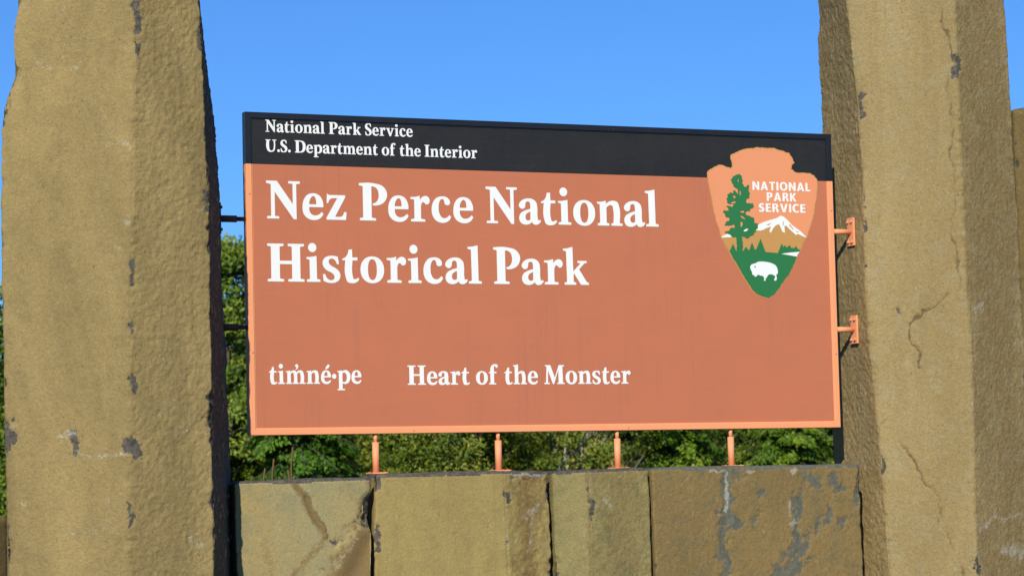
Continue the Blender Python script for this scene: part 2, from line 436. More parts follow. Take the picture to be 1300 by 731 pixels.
# left pillar
LPc = [
 cor([(1.351,-2.247),(1.605,-2.248),(1.997,-2.251),(2.375,-2.253),(2.562,-2.255),(2.675,-2.257),(2.96,-2.253),(3.017,-2.250),(3.104,-2.223),(3.162,-2.206),(3.205,-2.207),(3.335,-2.203),(3.422,-2.183),(4.0,-2.101)], -.18, (-2.24, -.18), (-2.02, -.18)),
 cor([(1.344,-1.886),(1.567,-1.883),(1.816,-1.877),(2.122,-1.870),(2.357,-1.864),(2.683,-1.854),(2.965,-1.845),(3.221,-1.835),(3.392,-1.833)], -.455, (-1.90, -.455), (-1.81, -.39)),
 cor([(1.332,-1.561),(1.559,-1.562),(1.841,-1.562),(2.124,-1.559),(2.362,-1.559),(2.551,-1.559),(2.694,-1.557),(2.837,-1.564),(2.98,-1.567),(3.182,-1.574),(3.268,-1.578),(3.412,-1.584)], -.42, (-1.56, -.42), (-1.69, -.34)),
 cor([(1.319,-1.353),(1.655,-1.357),(1.949,-1.361),(2.244,-1.372),(2.45,-1.380),(2.736,-1.383),(2.885,-1.392),(3.049,-1.405),(3.183,-1.422),(3.287,-1.435),(3.482,-1.455)], .02, (-1.35, .02), (-1.62, .0)),
 [(-.3, -1.62, .42), (6, -1.72, .36)],
 [(-.3, -2.12, .38), (6, -2.02, .32)]]
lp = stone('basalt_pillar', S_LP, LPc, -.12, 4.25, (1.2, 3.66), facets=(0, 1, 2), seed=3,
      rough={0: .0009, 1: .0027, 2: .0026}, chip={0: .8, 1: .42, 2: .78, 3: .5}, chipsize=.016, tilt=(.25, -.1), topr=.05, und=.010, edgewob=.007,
      marks=[(1, (0, 1), [(-2.045, 1.792), (-2.00, 1.768), (-1.955, 1.760), (-1.90, 1.770), (-1.862, 1.768)], .011, .55),
             (1, (0,), [(-2.13, 1.758), (-2.09, 1.766)], .008, .5),
             (1, (0,), [(-2.088, 1.842), (-2.05, 1.850)], .019, .62),
             (0, (0,), [(-2.052, 1.845), (-2.040, 1.816), (-2.042, 1.784)], .017, 1.0),
             (0, (0, 1), [(-1.865, 1.80), (-1.851, 1.77)], .026, 1.0), (0, (0, 1), [(-1.877, 1.60), (-1.873, 1.51)], .014, .9),
             (0, (0, 1), [(-1.860, 2.04), (-1.858, 2.00)], .016, .9), (0, (0, 1), [(-1.859, 2.24), (-1.859, 2.20)], .016, .85), (0, (0, 1), [(-1.857, 2.45), (-1.857, 2.36)], .013, .85),
             (0, (0, 1), [(-1.833, 3.35), (-1.825, 3.26)], .017, 1.0), (0, (0, 1), [(-1.825, 3.215), (-1.823, 3.19)], .014, .95),
             (0, (1,), [(-1.577, 3.30), (-1.576, 3.20)], .018, .9), (0, (1,), [(-1.565, 2.70), (-1.568, 2.65)], .024, .9),
             (0, (0,), [(-2.239, 1.885), (-2.248, 1.82)], .030, 1.0),
             (1, (0,), [(-1.905, 2.875), (-1.855, 2.855)], .030, .48), (1, (0,), [(-1.885, 2.604), (-1.850, 2.582)], .026, .5), (1, (0,), [(-1.910, 2.507)], .022, .52),
             (1, (0,), [(-2.126, 3.183), (-2.084, 3.157)], .018, .48), (1, (0,), [(-2.225, 3.15), (-2.240, 3.06)], .012, .5), (1, (0,), [(-2.035, 3.145), (-2.005, 3.15)], .012, .5),
             (1, (1,), [(-1.694, 1.859), (-1.650, 1.873)], .018, .48), (1, (1,), [(-1.655, 1.475), (-1.610, 1.43)], .018, .5), (1, (1,), [(-1.685, 3.17), (-1.645, 3.13)], .022, .45),
             (1, (0,), [(-2.073, 1.517), (-2.005, 1.50), (-1.925, 1.545)], .020, .45),
             (3, (0,), [(-1.965, 3.5), (-1.975, 2.9), (-1.955, 2.3)], .12, .22),
             (0, (2,), [(-1.45, 5.0), (-1.45, 0)], .5, .95)])  # whole right side face darkened, its shade put into the colour
tag(lp, 'broad tan basalt pillar with pale scar and dark chip left of the sign', 'stone pillar', 'standing basalt pillars')

# right pillar
RPc = [
 cor([(1.224,1.443),(1.596,1.424),(1.921,1.407),(2.198,1.386),(2.41,1.379),(2.545,1.379),(2.873,1.375),(3.202,1.36),(3.45,1.343),(3.615,1.33)], -.08, (1.50, -.08), (1.30, -.03)),
 cor([(1.271,1.707),(1.668,1.717),(1.99,1.716),(2.313,1.712),(2.394,1.706),(2.69,1.705),(3.099,1.704),(3.427,1.703),(3.592,1.704)], -.32, (1.72, -.32), (1.68, -.22)),
 cor([(1.206,2.037),(2.157,2.048),(2.406,2.047),(2.624,2.044),(2.957,2.039),(3.208,2.035),(3.459,2.027),(3.628,2.024)], -.22, (2.06, -.22), (1.95, -.16)),
 [(-.3, 2.12, .22), (6, 2.02, .2)],
 [(-.3, 1.85, .52), (6, 1.78, .45)],
 cor([(1.218,1.402),(1.655,1.398),(1.839,1.397),(2.529,1.392),(3.26,1.399),(3.431,1.398),(3.586,1.411),(3.689,1.403)], .272, (1.43, .272), (1.42, .25))]
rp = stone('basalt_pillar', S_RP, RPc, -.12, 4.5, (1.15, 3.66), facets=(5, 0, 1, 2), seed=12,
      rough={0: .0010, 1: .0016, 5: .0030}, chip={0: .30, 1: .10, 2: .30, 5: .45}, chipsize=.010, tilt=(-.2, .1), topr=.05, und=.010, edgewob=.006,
      marks=[(2, (0, 1), [(1.642, 3.592), (1.688, 3.397), (1.688, 3.314), (1.669, 3.231), (1.686, 3.101), (1.673, 2.969), (1.681, 2.806), (1.666, 2.643), (1.686, 2.48), (1.684, 2.35)], .0075, .85),
             (2, (0, 1), [(1.656, 2.368), (1.609, 2.338), (1.55, 2.299), (1.518, 2.26), (1.509, 2.221), (1.526, 2.17), (1.547, 2.137), (1.548, 2.076)], .008, 1.0),
             (2, (0,), [(1.392, 1.814), (1.431, 1.849), (1.443, 1.871)], .006, .8), (2, (0,), [(1.392, 1.814), (1.42, 1.78)], .006, .6),
             (2, (0, 1), [(1.478, 1.772), (1.53, 1.675), (1.557, 1.604), (1.601, 1.545), (1.609, 1.481), (1.612, 1.465)], .008, 1.0),
             (2, (0, 1), [(1.592, 1.465), (1.629, 1.353), (1.664, 1.272), (1.673, 1.22)], .007, .7),
             (0, (0, 1), [(1.70, 3.36), (1.705, 3.28)], .022, .9), (0, (0,), [(1.375, 3.21), (1.382, 3.11)], .016, .9), (0, (0,), [(1.48, 2.31)], .014, .8),
             (1, (0,), [(1.40, 2.42)], .022, .65), (1, (1,), [(1.74, 2.31), (1.80, 2.32)], .022, .6), (1, (1,), [(1.88, 1.32), (1.99, 1.31)], .03, .65),
             (1, (1,), [(1.74, 1.40), (1.82, 1.45), (2.0, 1.46)], .014, .6), (0, (0, 1), [(1.71, 1.28), (1.715, 1.23)], .02, .9),
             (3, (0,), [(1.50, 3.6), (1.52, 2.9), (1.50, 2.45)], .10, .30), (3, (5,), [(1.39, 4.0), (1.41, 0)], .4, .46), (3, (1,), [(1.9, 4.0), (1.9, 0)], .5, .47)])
tag(rp, 'tall ochre basalt pillar with winding cracks right of the sign, carrying the orange brackets', 'stone pillar', 'standing basalt pillars')

# further standing stones
rb = stone('basalt_pillar', S_RB, [
    [(-.3, 2.61, .60), (6, 2.63, .60)], [(-.3, 2.91, .42), (6, 2.91, .44)], [(-.3, 3.23, .56), (6, 3.21, .58)],
    [(-.3, 3.26, .92), (6, 3.21, .9)], [(-.3, 2.91, 1.1), (6, 2.91, 1.08)], [(-.3, 2.66, .95), (6, 2.67, .9)]],
    -.12, 3.318, (2.0, 3.36), facets=(0, 5), dens=.009, seed=22, rough={0: .003, 5: .003}, topr=.02, tilt=(.05, 0))
tag(rb, 'dark brown basalt pillar cut off by the right edge of the photo, lower than its neighbour', 'stone pillar', 'standing basalt pillars')
lb = stone('basalt_block', S_RB, [
    [(-.3, -2.75, 1.05), (3, -2.75, 1.05)], [(-.3, -2.35, .85), (3, -2.35, .88)], [(-.3, -1.92, 1.15), (3, -1.93, 1.15)],
    [(-.3, -1.90, 1.5), (3, -1.92, 1.5)], [(-.3, -2.6, 1.6), (3, -2.6, 1.58)]],
    -.12, 1.56, (1.2, 1.57), facets=(1,), dens=.012, seed=25, topr=.02)
tag(lb, 'low dark basalt block half hidden behind the foot of the left pillar', 'stone block', 'upright basalt wall blocks')

# the low wall of upright blocks
def blk(front, depth, mat, label, ztop, seed, lean=0.0, **k):
    """front: list of ((x_top, y_top), (x_1.28, y_1.28)) left to right"""
    cs = []
    for (xt, yt), (xb, yb) in front:
        sl = (xb-xt)/(1.68-1.28)
        cs.append([(-.3, xt+sl*(1.68+.3)*.35, yb), (1.28, xb, yb), (1.68, xt, yt), (3, xt, yt)])
    xr = front[-1][0][0]; xl = front[0][0][0]
    cs.append([(-.3, xr+.01, depth), (3, xr-.015, depth)]); cs.append([(-.3, xl+.07, depth), (3, xl+.085, depth)])
    nf = len(front)
    fac = list(range(nf))
    a = dict(dens=.005, facets=fac, seed=seed, topr=.009, topgrey=.95, und=.006, edgewob=.005, edge_grey=.55)
    a.update(k)
    o = stone('basalt_block', mat, cs, -.12, ztop, (1.2, 1.75), **a)
    return tag(o, label, 'stone block', 'upright basalt wall blocks')
blk([((-1.385, -.115), (-1.38, -.115)), ((-.850, -.152), (-.868, -.152))], .28, S_B1,
    'olive basalt wall block with a rusty diagonal fracture, leftmost under the sign', 1.669, 31, tilt=(.006, 0),
    rough={0: .0004}, chip={0: .4, 1: .75}, chipsize=.014,
    marks=[(3, (0,), [(-1.162, 1.668), (-1.122, 1.608), (-1.077, 1.519), (-1.041, 1.46)], .026, .75),
           (3, (0,), [(-.87, 1.46), (-.92, 1.36), (-.97, 1.25)], .11, .85), (3, (0,), [(-.90, 1.30), (-.98, 1.25)], .09, .8), (3, (0,), [(-1.04, 1.45), (-1.13, 1.36), (-1.2, 1.27)], .03, .55),
           (2, (0,), [(-1.100, 1.60), (-1.062, 1.52), (-1.03, 1.462)], .008, .8), (0, (0,), [(-1.03, 1.455), (-1.00, 1.445)], .016, .65),
           (1, (0,), [(-.92, 1.45), (-.96, 1.39), (-1.0, 1.35)], .016, .55), (0, (0,), [(-1.0, 1.44), (-.93, 1.50), (-.87, 1.53)], .020, .42),
           (1, (0,), [(-1.22, 1.52), (-1.22, 1.44)], .018, .45), (3, (0,), [(-1.27, 1.42), (-1.24, 1.33), (-1.25, 1.22)], .05, .44), (3, (0,), [(-.96, 1.62), (-.90, 1.58)], .06, .42), (2, (0,), [(-1.20, 1.40), (-1.18, 1.415)], .006, .5),
           (4, (0, 1), [(-.845, 1.66), (-.845, 1.60)], .035, .012), (4, (0, 1), [(-.855, 1.57), (-.86, 1.53)], .06, .034), (0, (0, 1), [(-.86, 1.60), (-.875, 1.54), (-.90, 1.50)], .018, .8), (4, (0,), [(-.87, 1.42), (-.95, 1.28)], .06, .012), (4, (0,), [(-1.11, 1.60), (-1.05, 1.47)], .02, .006)])
blk([((-.829, -.112), (-.838, -.112)), ((-.312, -.145), (-.300, -.145)), ((-.100, -.10), (-.099, -.10))], .30, S_B2,
    'wide yellowish basalt wall block with a rough brown strip on its right, under two posts', 1.684, 34,
    rough={0: .0005, 1: .0022}, chip={0: .7, 1: .55, 2: .6}, tilt=(.0, 0),
    marks=[(0, (0,), [(-.822, 1.68), (-.824, 1.63)], .022, 1.0), (0, (0,), [(-.823, 1.49), (-.819, 1.42)], .022, .95), (0, (0, 1), [(-.300, 1.60), (-.30, 1.57)], .018, .9),
           (3, (1,), [(-.2, 1.66), (-.2, 1.2)], .11, .62), (1, (0,), [(-.40, 1.55), (-.37, 1.43)], .016, .42), (1, (0,), [(-.52, 1.63), (-.48, 1.60)], .012, .45),
           (1, (1,), [(-.22, 1.50), (-.17, 1.56), (-.2, 1.38)], .018, .55), (1, (0, 1), [(-.31, 1.53), (-.307, 1.38)], .012, .5),
           (0, (1,), [(-.27, 1.675), (-.10, 1.678)], .022, .9), (1, (1,), [(-.28, 1.67), (-.12, 1.668)], .010, .7)])
blk([((-.083, -.085), (-.077, -.085)), ((.052, -.145), (.047, -.145)), ((.316, -.130), (.320, -.130))], .30, S_B3,
    'narrow greenish basalt wall block with a smooth tan strip on its left, under one post', 1.683, 37, tilt=(.01, 0),
    rough={0: .0005, 1: .0019}, chip={0: .6, 1: .3, 2: .5},
    marks=[(0, (0, 1), [(.052, 1.56), (.052, 1.50)], .016, .9), (3, (1,), [(.19, 1.8), (.19, 1.0)], .3, .47), (3, (0, 1), [(.046, 1.67), (.05, 1.25)], .022, .5),
           (1, (1,), [(.11, 1.58), (.14, 1.53)], .016, .5), (1, (0,), [(.02, 1.5), (.03, 1.36)], .012, .4)])
blk([((.335, -.122), (.341, -.122)), ((1.296, -.115), (1.300, -.115)), ((1.317, -.07), (1.318, -.05))], .30, S_B4,
    'widest wall block, rust brown basalt stained with dark grey patches, at the right end', 1.685, 43,
    rough={0: .0013, 1: .0012}, chip={0: .5, 1: .75, 2: .5}, edgewob=.004,
    marks=[(0, (0,), [(.676, 1.665), (.675, 1.58), (.671, 1.50)], .028, .85), (0, (0,), [(.66, 1.49), (.69, 1.485)], .040, 1.0), (0, (0,), [(.655, 1.44), (.650, 1.30), (.645, 1.22)], .033, .72),
           (0, (0,), [(.70, 1.655), (.74, 1.65)], .03, .6), (0, (0,), [(.84, 1.575)], .024, .95), (0, (0,), [(.812, 1.475)], .038, .72),
           (0, (0,), [(1.007, 1.56), (.99, 1.45), (1.0, 1.38)], .036, .85), (0, (0,), [(1.0, 1.40), (.985, 1.33), (.94, 1.25), (.93, 1.2)], .060, .85),
           (0, (0,), [(1.07, 1.64), (1.085, 1.605)], .024, .75), (0, (0,), [(1.165, 1.63), (1.18, 1.59)], .024, .8), (0, (0,), [(1.205, 1.59)], .024, .75), (0, (0,), [(1.215, 1.46), (1.20, 1.44)], .026, .8),
           (0, (0,), [(1.141, 1.50), (1.13, 1.45)], .022, .75), (0, (0,), [(1.093, 1.463), (1.09, 1.42)], .026, .7), (0, (0,), [(1.28, 1.58), (1.275, 1.52)], .022, .8), (0, (0,), [(1.06, 1.30)], .035, .6),
           (0, (0,), [(1.035, 1.66), (1.04, 1.63)], .03, .6),
           (1, (0,), [(.672, 1.662), (.678, 1.62), (.672, 1.567), (.668, 1.51)], .014, .75), (1, (0,), [(.962, 1.54), (.962, 1.491)], .012, .65), (1, (0,), [(.964, 1.446), (.985, 1.45)], .026, .75),
           (1, (0,), [(.983, 1.656), (1.0, 1.665)], .014, .75), (1, (0,), [(.60, 1.672), (.66, 1.668)], .010, .7), (1, (0,), [(.77, 1.668), (.80, 1.665)], .010, .7),
           (1, (0,), [(.44, 1.46), (.5, 1.44)], .014, .42), (1, (0,), [(.57, 1.47), (.575, 1.42)], .010, .5),
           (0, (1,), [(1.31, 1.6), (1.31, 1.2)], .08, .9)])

# ------------------------------------------------------------------ lettering
def parse(s):
    pts = []
    for tok in s.split():
        sm = tok.endswith('s'); a, b = tok.rstrip('s').split(','); pts.append((float(a), float(b), sm))
    return pts
def flat(pts, seg=6):
    n = len(pts); out = []
    for i in range(n):
        p0, p1, p2, p3 = pts[i-1], pts[i], pts[(i+1) % n], pts[(i+2) % n]
        out.append((p1[0], p1[1]))
        if not (p1[2] or p2[2]): continue
        d = math.hypot(p2[0]-p1[0], p2[1]-p1[1])
        def tan(a, b, c):
            la = math.hypot(b[0]-a[0], b[1]-a[1]); lc = math.hypot(c[0]-b[0], c[1]-b[1])
            tx = (b[0]-a[0])/max(la, 1e-6)*lc+(c[0]-b[0])/max(lc, 1e-6)*la
            ty = (b[1]-a[1])/max(la, 1e-6)*lc+(c[1]-b[1])/max(lc, 1e-6)*la
            l = math.hypot(tx, ty) or 1
            return (tx/l*d, ty/l*d)
        t1 = tan(p0, p1, p2) if p1[2] else None; t2 = tan(p1, p2, p3) if p2[2] else None
        ch = (p2[0]-p1[0], p2[1]-p1[1])
        if t1 is None: t1 = (2*ch[0]-t2[0], 2*ch[1]-t2[1]); t1 = tuple(.5*(a+b) for a, b in zip(t1, ch))
        if t2 is None: t2 = (2*ch[0]-t1[0], 2*ch[1]-t1[1]); t2 = tuple(.5*(a+b) for a, b in zip(t2, ch))
        for k in range(1, seg):
            t = k/seg; h1 = 2*t**3-3*t*t+1; h2 = t**3-2*t*t+t; h3 = -2*t**3+3*t*t; h4 = t**3-t*t
            out.append((h1*p1[0]+h2*t1[0]+h3*p2[0]+h4*t2[0], h1*p1[1]+h2*t1[1]+h3*p2[1]+h4*t2[1]))
    return out
def ell(cx, cy, rx, ry, n=28, e=2.15):
    o = []
    for k in range(n):
        t = 2*math.pi*k/n; c, s = math.cos(t), math.sin(t)
        o.append((cx+rx*math.copysign(abs(c)**(2/e), c), cy+ry*math.copysign(abs(s)**(2/e), s)))
    return o
_t = 'N H P e z r c a t i o n m h l s k p f v U S D I M'
SER = {
 'N': (94.5, ["0,100 30,100 74,39 74,93 62,94 62,100 94.5,100 94.5,94 84,92 84,-1 76,-1 23.5,71 23.5,7 35,6 35,0 1.5,0 1.5,6 13,7 13,91 0,94"]),
 'H': (102, ["0,100 45,100 45,94 34,92 34,55 68,55 68,92 57,94 57,100 102,100 102,94 91,92 91,8 102,6 102,0 57,0 57,6 68,8 68,46 34,46 34,8 45,6 45,0 0,0 0,6 10,8 10,92 0,94"]),
 'P': (80, ["0,100 45,100s 68,93s 80,74s 71,50s 54,41.5s 40,40.5 38,46.5 45,47.5s 52,54s 56,72s 51,86s 43,91s 35,92 35,8 47,6 47,0 1,0 1,6 10.5,8 10.5,92 0,94"]),
 'e': (58, ["57.5,32.5 18.5,32.5 20,20s 27,12s 36,10.5s 45,13s 53.5,20 58,14.5 50,4s 40,-1s 30,-2s 13,3s 3,14s 0,33s 4,52s 14,65s 31,69.5s 47,64s 56,50s 58,36s", "18.5,40 38.5,40 38,50s 35,59s 30,62s 23.5,57s 19.5,48s"]),
 'z': (57.5, ["3,70 8,66 54,66 54,60 24.5,8 39.5,8 46.5,11.5s 50.5,21 57.5,21 55.5,0 .5,0 .5,5 32,58 18,57.5 10,53.5s 6,44.5 1.5,44.5"]),
 'r': (56, ["0,66 15,67 27.5,70 27.5,58 35,67s 45,70s 53,66s 56,57s 52,48.5s 45,47s 40.5,51.5s 36,53s 31.5,47s 30,36 30,8 42,6 42,0 1,0 1,6 11,8 11,59 0,61.5"]),
 'c': (57, ["52,19.5 57,14 50,4s 40,-1s 29,-2s 12,4s 3,16s 0,34s 4,52s 14,65s 30,70s 46,67s 54,57s 53,49s 46,46s 39.5,49s 37.5,57s 33.5,62.5s 28.5,62s 22.5,53s 20.5,39s 23,22s 30,12.5s 37,10.5s 45,13s"]),
 'a': (65.5, ["0,49s 3,59s 13,67s 28,70.5s 43,68s 52,60s 55,46s 55.4,18s 57,11.5s 60.5,10.5s 63,12.5 65.5,8 59,1s 50,-2s 42.5,0s 38.5,5.5 30,0s 18,-2s 5,3s 0,16s 5,29s 18,37s 34,41.5 34,53s 32,60s 26,62s 20.5,59s 19,50s 16,43.5s 8,41.5s", "34,34 26,30.5s 20,25s 18.8,17s 22,11s 27,9.5s 34,12.5"]),
 't': (47.5, ["18,87 28,88 28.5,66.5 43,66.5 43,58.5 29,58.5 29,16s 31,9.5s 37,8.5s 44,12.5 47.5,8 39,0s 27,-2.5s 14,1s 9,13s 8.5,58.5 0,58.5 .5,63 9,67s 15,75s"]),
 'i': (38.5, ["0,65.5 12,66 28.5,69 29,8 38.5,6 38.5,0 .5,0 .5,6 9,8 8.7,58.5 0,61", ('E', 16.8, 91, 11.7, 12.2, 2.0)]),
 'o': (67.5, [('E', 33.75, 34, 33.75, 36, 2.15), ('E', 34, 34.5, 12.8, 28, 2.3)]),
 'n': (77.5, ["0,66 14,66.5 27,69.5 27,60.5 37,67.5s 50,70s 63,66s 68,54s 68.3,8 77.5,6 77.5,0 43,0 43,6 49.5,8 49.5,46s 47,55.5s 41,57.5s 34,55s 28.5,50 28.5,8 36.5,6 36.5,0 1,0 1,6 8.5,8 8.3,59 0,61.5"]),
 'm': (113, ["0,66 14,66.5 26,69.5 26,60.5 35,67.5s 46,70s 57,66s 61,59 70,67s 82,70s 96,66s 102,54s 103,8 113,6 113,0 78,0 78,6 84,8 84,46s 81.5,55.5s 76,57.5s 69,55s 65.5,50 65.5,8 73,6 73,0 40,0 40,6 46,8 46,46s 43.5,55.5s 38.5,57.5s 32.5,55s 28,50 28,8 35,6 35,0 1,0 1,6 8.5,8 8.3,59 0,61.5"]),
 'h': (77.5, ["0,100 14,101 28,104.5 28,60.5 37,67.5s 50,70s 63,66s 68,54s 68.3,8 77.5,6 77.5,0 43,0 43,6 49.5,8 49.5,46s 47,55.5s 41,57.5s 34,55s 28.5,50 28.5,8 36.5,6 36.5,0 1,0 1,6 8.5,8 8.3,92 0,95"]),
 'l': (40.5, ["0,100 14,101 30,104.5 31,8 40.5,6 40.5,0 2,0 2,6 11,8 10,92 0,95"]),
 's': (49.5, ["43,68 46,48 40.5,47.5 36,57s 27,62.5s 18.5,59.5s 17.5,51s 25,43s 38,36s 47,27s 49.5,17s 45,5s 35,-1s 22,-2.5s 12,-1s 2,3 .5,21 7,21 11,11.5s 18,6s 25.5,5s 32,9s 32.5,17s 26,24s 12,31s 3,40s 0,51s 5,63s 16,69s 28,70s 37,69s"]),
 'k': (77, ["0,99.5 14,101 29,105 30,37 53,59.5 43.5,61 43.5,66.5 71.5,66.5 71.5,61 64,59.5 48,43 70.5,8 77,5.5 77,0 53,0 33,30.5 30.5,28 30.5,8 38,6 38,0 3,0 3,6 10.5,8 9.5,92 0,95"]),
 'p': (76, ["0,66 14,66.5 27,69.5 27.5,62 37,68.5s 48,70.5s 65,63s 75,48s 76,34s 72,16s 61,3s 47,-2s 37,-1s 29,3 29,-26 43,-28 43,-34 0,-34 0,-28 8.5,-26 8.3,59 0,61.5", "29,53 36,57s 45,56s 53,46s 55,34s 52.5,19s 45.5,9.5s 36,8s 29,11"]),
 'f': (52, ["9,66.5 9.5,80s 15,96s 28,105s 40,106s 50,102s 52,94s 48,87s 42,87.5s 38,93s 34,97.5s 30.5,93s 29.5,80s 29.5,66.5 44,66.5 44,58.5 29.5,58.5 29.5,8 41,6 41,0 1,0 1,6 9,8 9,58.5 0,58.5 0,63"]),
 'v': (72, ["0,67 35,67 35,62 27,60 41,22 53,60 46,62 46,67 72,67 72,62 65,60 43,-1 31,-1 7,60 0,62"]),
 'U': (96, ["0,100 43,100 43,94 33,92 33,32s 37,16s 51,9s 65,15s 71,32s 71,92 60,94 60,100 96,100 96,94 83,92 83,32s 76,9s 50,-2s 22,5s 10,28s 10,92 0,94"]),
 'S': (60, ["52,97 55,72 48,71 42,86s 31,92.5s 22,88s 19,78s 26,67s 45,54s 57,41s 60,27s 54,9s 42,0s 27,-2s 14,-1s 3,3 1,31 8,31 14,14s 22,7s 30,6s 38,12s 40,22s 34,34s 14,47s 3,58s 0,73s 6,91s 18,100s 31,102s 43,100s"]),
 'D': (96, ["0,100 48,100s 76,94s 92,76s 96,51s 92,25s 76,6s 48,0s 0,0 0,6 10.5,8 10.5,92 0,94", "35,92 44,92s 60,86s 69,70s 71,51s 68,29s 59,14s 44,8s 35,8"]),
 'I': (45, ["0,100 45,100 45,94 34,92 34,8 45,6 45,0 0,0 0,6 10.5,8 10.5,92 0,94"]),
 'M': (119, ["6,100 37,100 62,33 86,100 117,100 117,94 107,92 109,8 119,6 119,0 75,0 75,6 84,8 83,75 57,0 50,0 23,72 21,8 32,6 32,0 0,0 0,6 10,8 15,92 6,94"]),
 '.': (23, [('E', 11.5, 10, 11.5, 11.8, 2.0)]),
 '\u00b7': (25, [('E', 12.5, 38, 12.5, 13, 2.0)]),
}
SER['\u00e9'] = (58, SER['e'][1]+["25,75 32,75 49,89s 49,97s 41,98.5s 36,94s"])
SER['w'] = (113, SER['m'][1]+["56,97s 62,101.5s 70,98s 72,89s 67,78s 58,71.5 56,75 62,84s 57,88s 54,93s"])   # m with comma above
SAN = {
 'N': (80, ["0,0 0,100 23,100 58,38 58,100 80,100 80,0 58,0 22,62 22,0"]), 'A': (88, ["0,0 32,100 56,100 88,0 63,0 57.5,19 29,19 24,0", "34,37 53,37 43.5,72"]),
 'T': (68, ["23,0 23,82 0,82 0,100 68,100 68,82 45,82 45,0"]), 'I': (22, ["0,0 0,100 22,100 22,0"]),
 'O': (93, [('E', 46.5, 50, 46.5, 52, 2.1), ('E', 46.5, 50, 23, 33, 2.1)]), 'L': (55, ["0,0 0,100 22,100 22,18 55,18 55,0"]),
 'P': (66, ["0,0 0,100 34,100 53,96s 64,84s 66,69s 62,52s 50,41s 34,37 22,37 22,0", "22,83 33,83 41,80s 44,69s 41,58s 33,54 22,54"]),
 'R': (71, ["0,0 0,100 34,100 53,96s 63,85s 64,72s 60,56s 48,48 57,41s 71,0 47,0 38,33s 31,39 22,39 22,0", "22,83 32,83 39,80s 42,70s 39,60s 32,56 22,56"]),
 'K': (76, ["0,0 0,100 22,100 22,58 47,100 73,100 42,53 76,0 49,0 22,45 22,0"]),
 'S': (62, ["55,96 54,76 44,80s 34,82.5s 26,78s 25.5,70s 34,63s 50,55s 60,43s 62,29s 56,10s 42,0s 26,-2s 12,0s 2,5 3,26 14,20s 26,16.5s 35,20s 36,28s 29,36s 13,44s 4,54s 1,69s 6,87s 19,98s 35,102s 46,100s"]),
 'E': (58, ["0,0 0,100 56,100 56,82 22,82 22,60 53,60 53,42 22,42 22,18 58,18 58,0"]), 'V': (86, ["30,0 0,100 24,100 43,29 62,100 86,100 56,0"]),
 'C': (72, ["70,97 69,76 58,81s 48,83s 33,78s 25,65s 23.5,50s 25,34s 34,21s 49,17s 60,19s 70,24 71,4 58,-1s 44,-2s 22,3s 6,19s 0,48s 5,78s 20,96s 43,102s 58,101s"]),
}
def contours(g):
    return [ell(c[1], c[2], c[3], c[4], 28, c[5]) if isinstance(c, tuple) else flat(parse(c)) for c in g]
def inside(pt, poly):
    x, y = pt; r = False; n = len(poly); j = n-1
    for i in range(n):
        xi, yi = poly[i]; xj, yj = poly[j]
        if (yi > y) != (yj > y) and x < (xj-xi)*(y-yi)/(yj-yi)+xi: r = not r
        j = i
    return r
def fill(bm, conts, y0, th, clip=None):
    """fill contours (even-odd), optionally clipped, as a thin plate whose front is at y0 and back at y0+th"""
    allc = conts+([clip] if clip else [])
    vs = []; es = []
    for c in allc:
        b = len(vs); vs += [Vector(p) for p in c]; es += [(b+i, b+(i+1) % len(c)) for i in range(len(c))]
    V, E, T, *_ = delaunay_2d_cdt(vs, es, [], 0, 1e-6)
    keep = []
    for t in T:
        c = (sum(V[i][0] for i in t)/len(t), sum(V[i][1] for i in t)/len(t))
        if sum(inside(c, k) for k in conts) % 2 and (clip is None or inside(c, clip)): keep.append(t)
    fv = {}; cnt = {}
    for t in keep:
        for i in t:
            if i not in fv: fv[i] = (bm.verts.new((V[i][0], y0, V[i][1])), bm.verts.new((V[i][0], y0+th, V[i][1])))
        for a, b in zip(t, t[1:]+t[:1]): cnt[(a, b)] = cnt.get((a, b), 0)+1
    for t in keep:
        bm.faces.new([fv[i][0] for i in t])
    for (a, b) in cnt:
        if (b, a) not in cnt: bm.faces.new((fv[a][0], fv[b][0], fv[b][1], fv[a][1]))
def fin(name, bm, mat, parent):
    for f in bm.faces:
        f.normal_update()
        if abs(f.normal.y) > .9 and f.normal.y > 0: f.normal_flip()
    me = bpy.data.meshes.new(name); bm.to_mesh(me); bm.free()
    return obj(name, me, mat, parent)

YP = .0060                     # panel front
def text_fit(name, s, font, x0, x1, base, cap, y0, parent, gap=6.4, space=37, mat=None, kern=None):
    x = 0; pl = []
    for k, ch in enumerate(s):
        if ch == ' ': x += space-gap; continue
        w, g = font[ch]
        pl.append((x, g)); x += w+gap
        if font is SER:
            if ch in 'a': x -= 4.5
            if ch == 't': x -= 2
    x -= gap; sx = (x1-x0)/x; sy = cap/100
    bm = bmesh.new()
    for px, g in pl:
        fill(bm, [[(x0+(px+a)*sx, base+b*sy) for a, b in c] for c in contours(g)], y0, .0012)
    return fin(name, bm, mat or M_WHITE, parent)
def text_at(name, s, xs, ws, base, cap, y0, parent):
    bm = bmesh.new(); s = s.replace(' ', '')
    for ch, x, w in zip(s, xs, ws):
        nw, g = SER[ch]
        fill(bm, [[(x+a*w*cap/nw, base+b*cap/100) for a, b in c] for c in contours(g)], y0, .0012)
    return fin(name, bm, M_WHITE, parent)

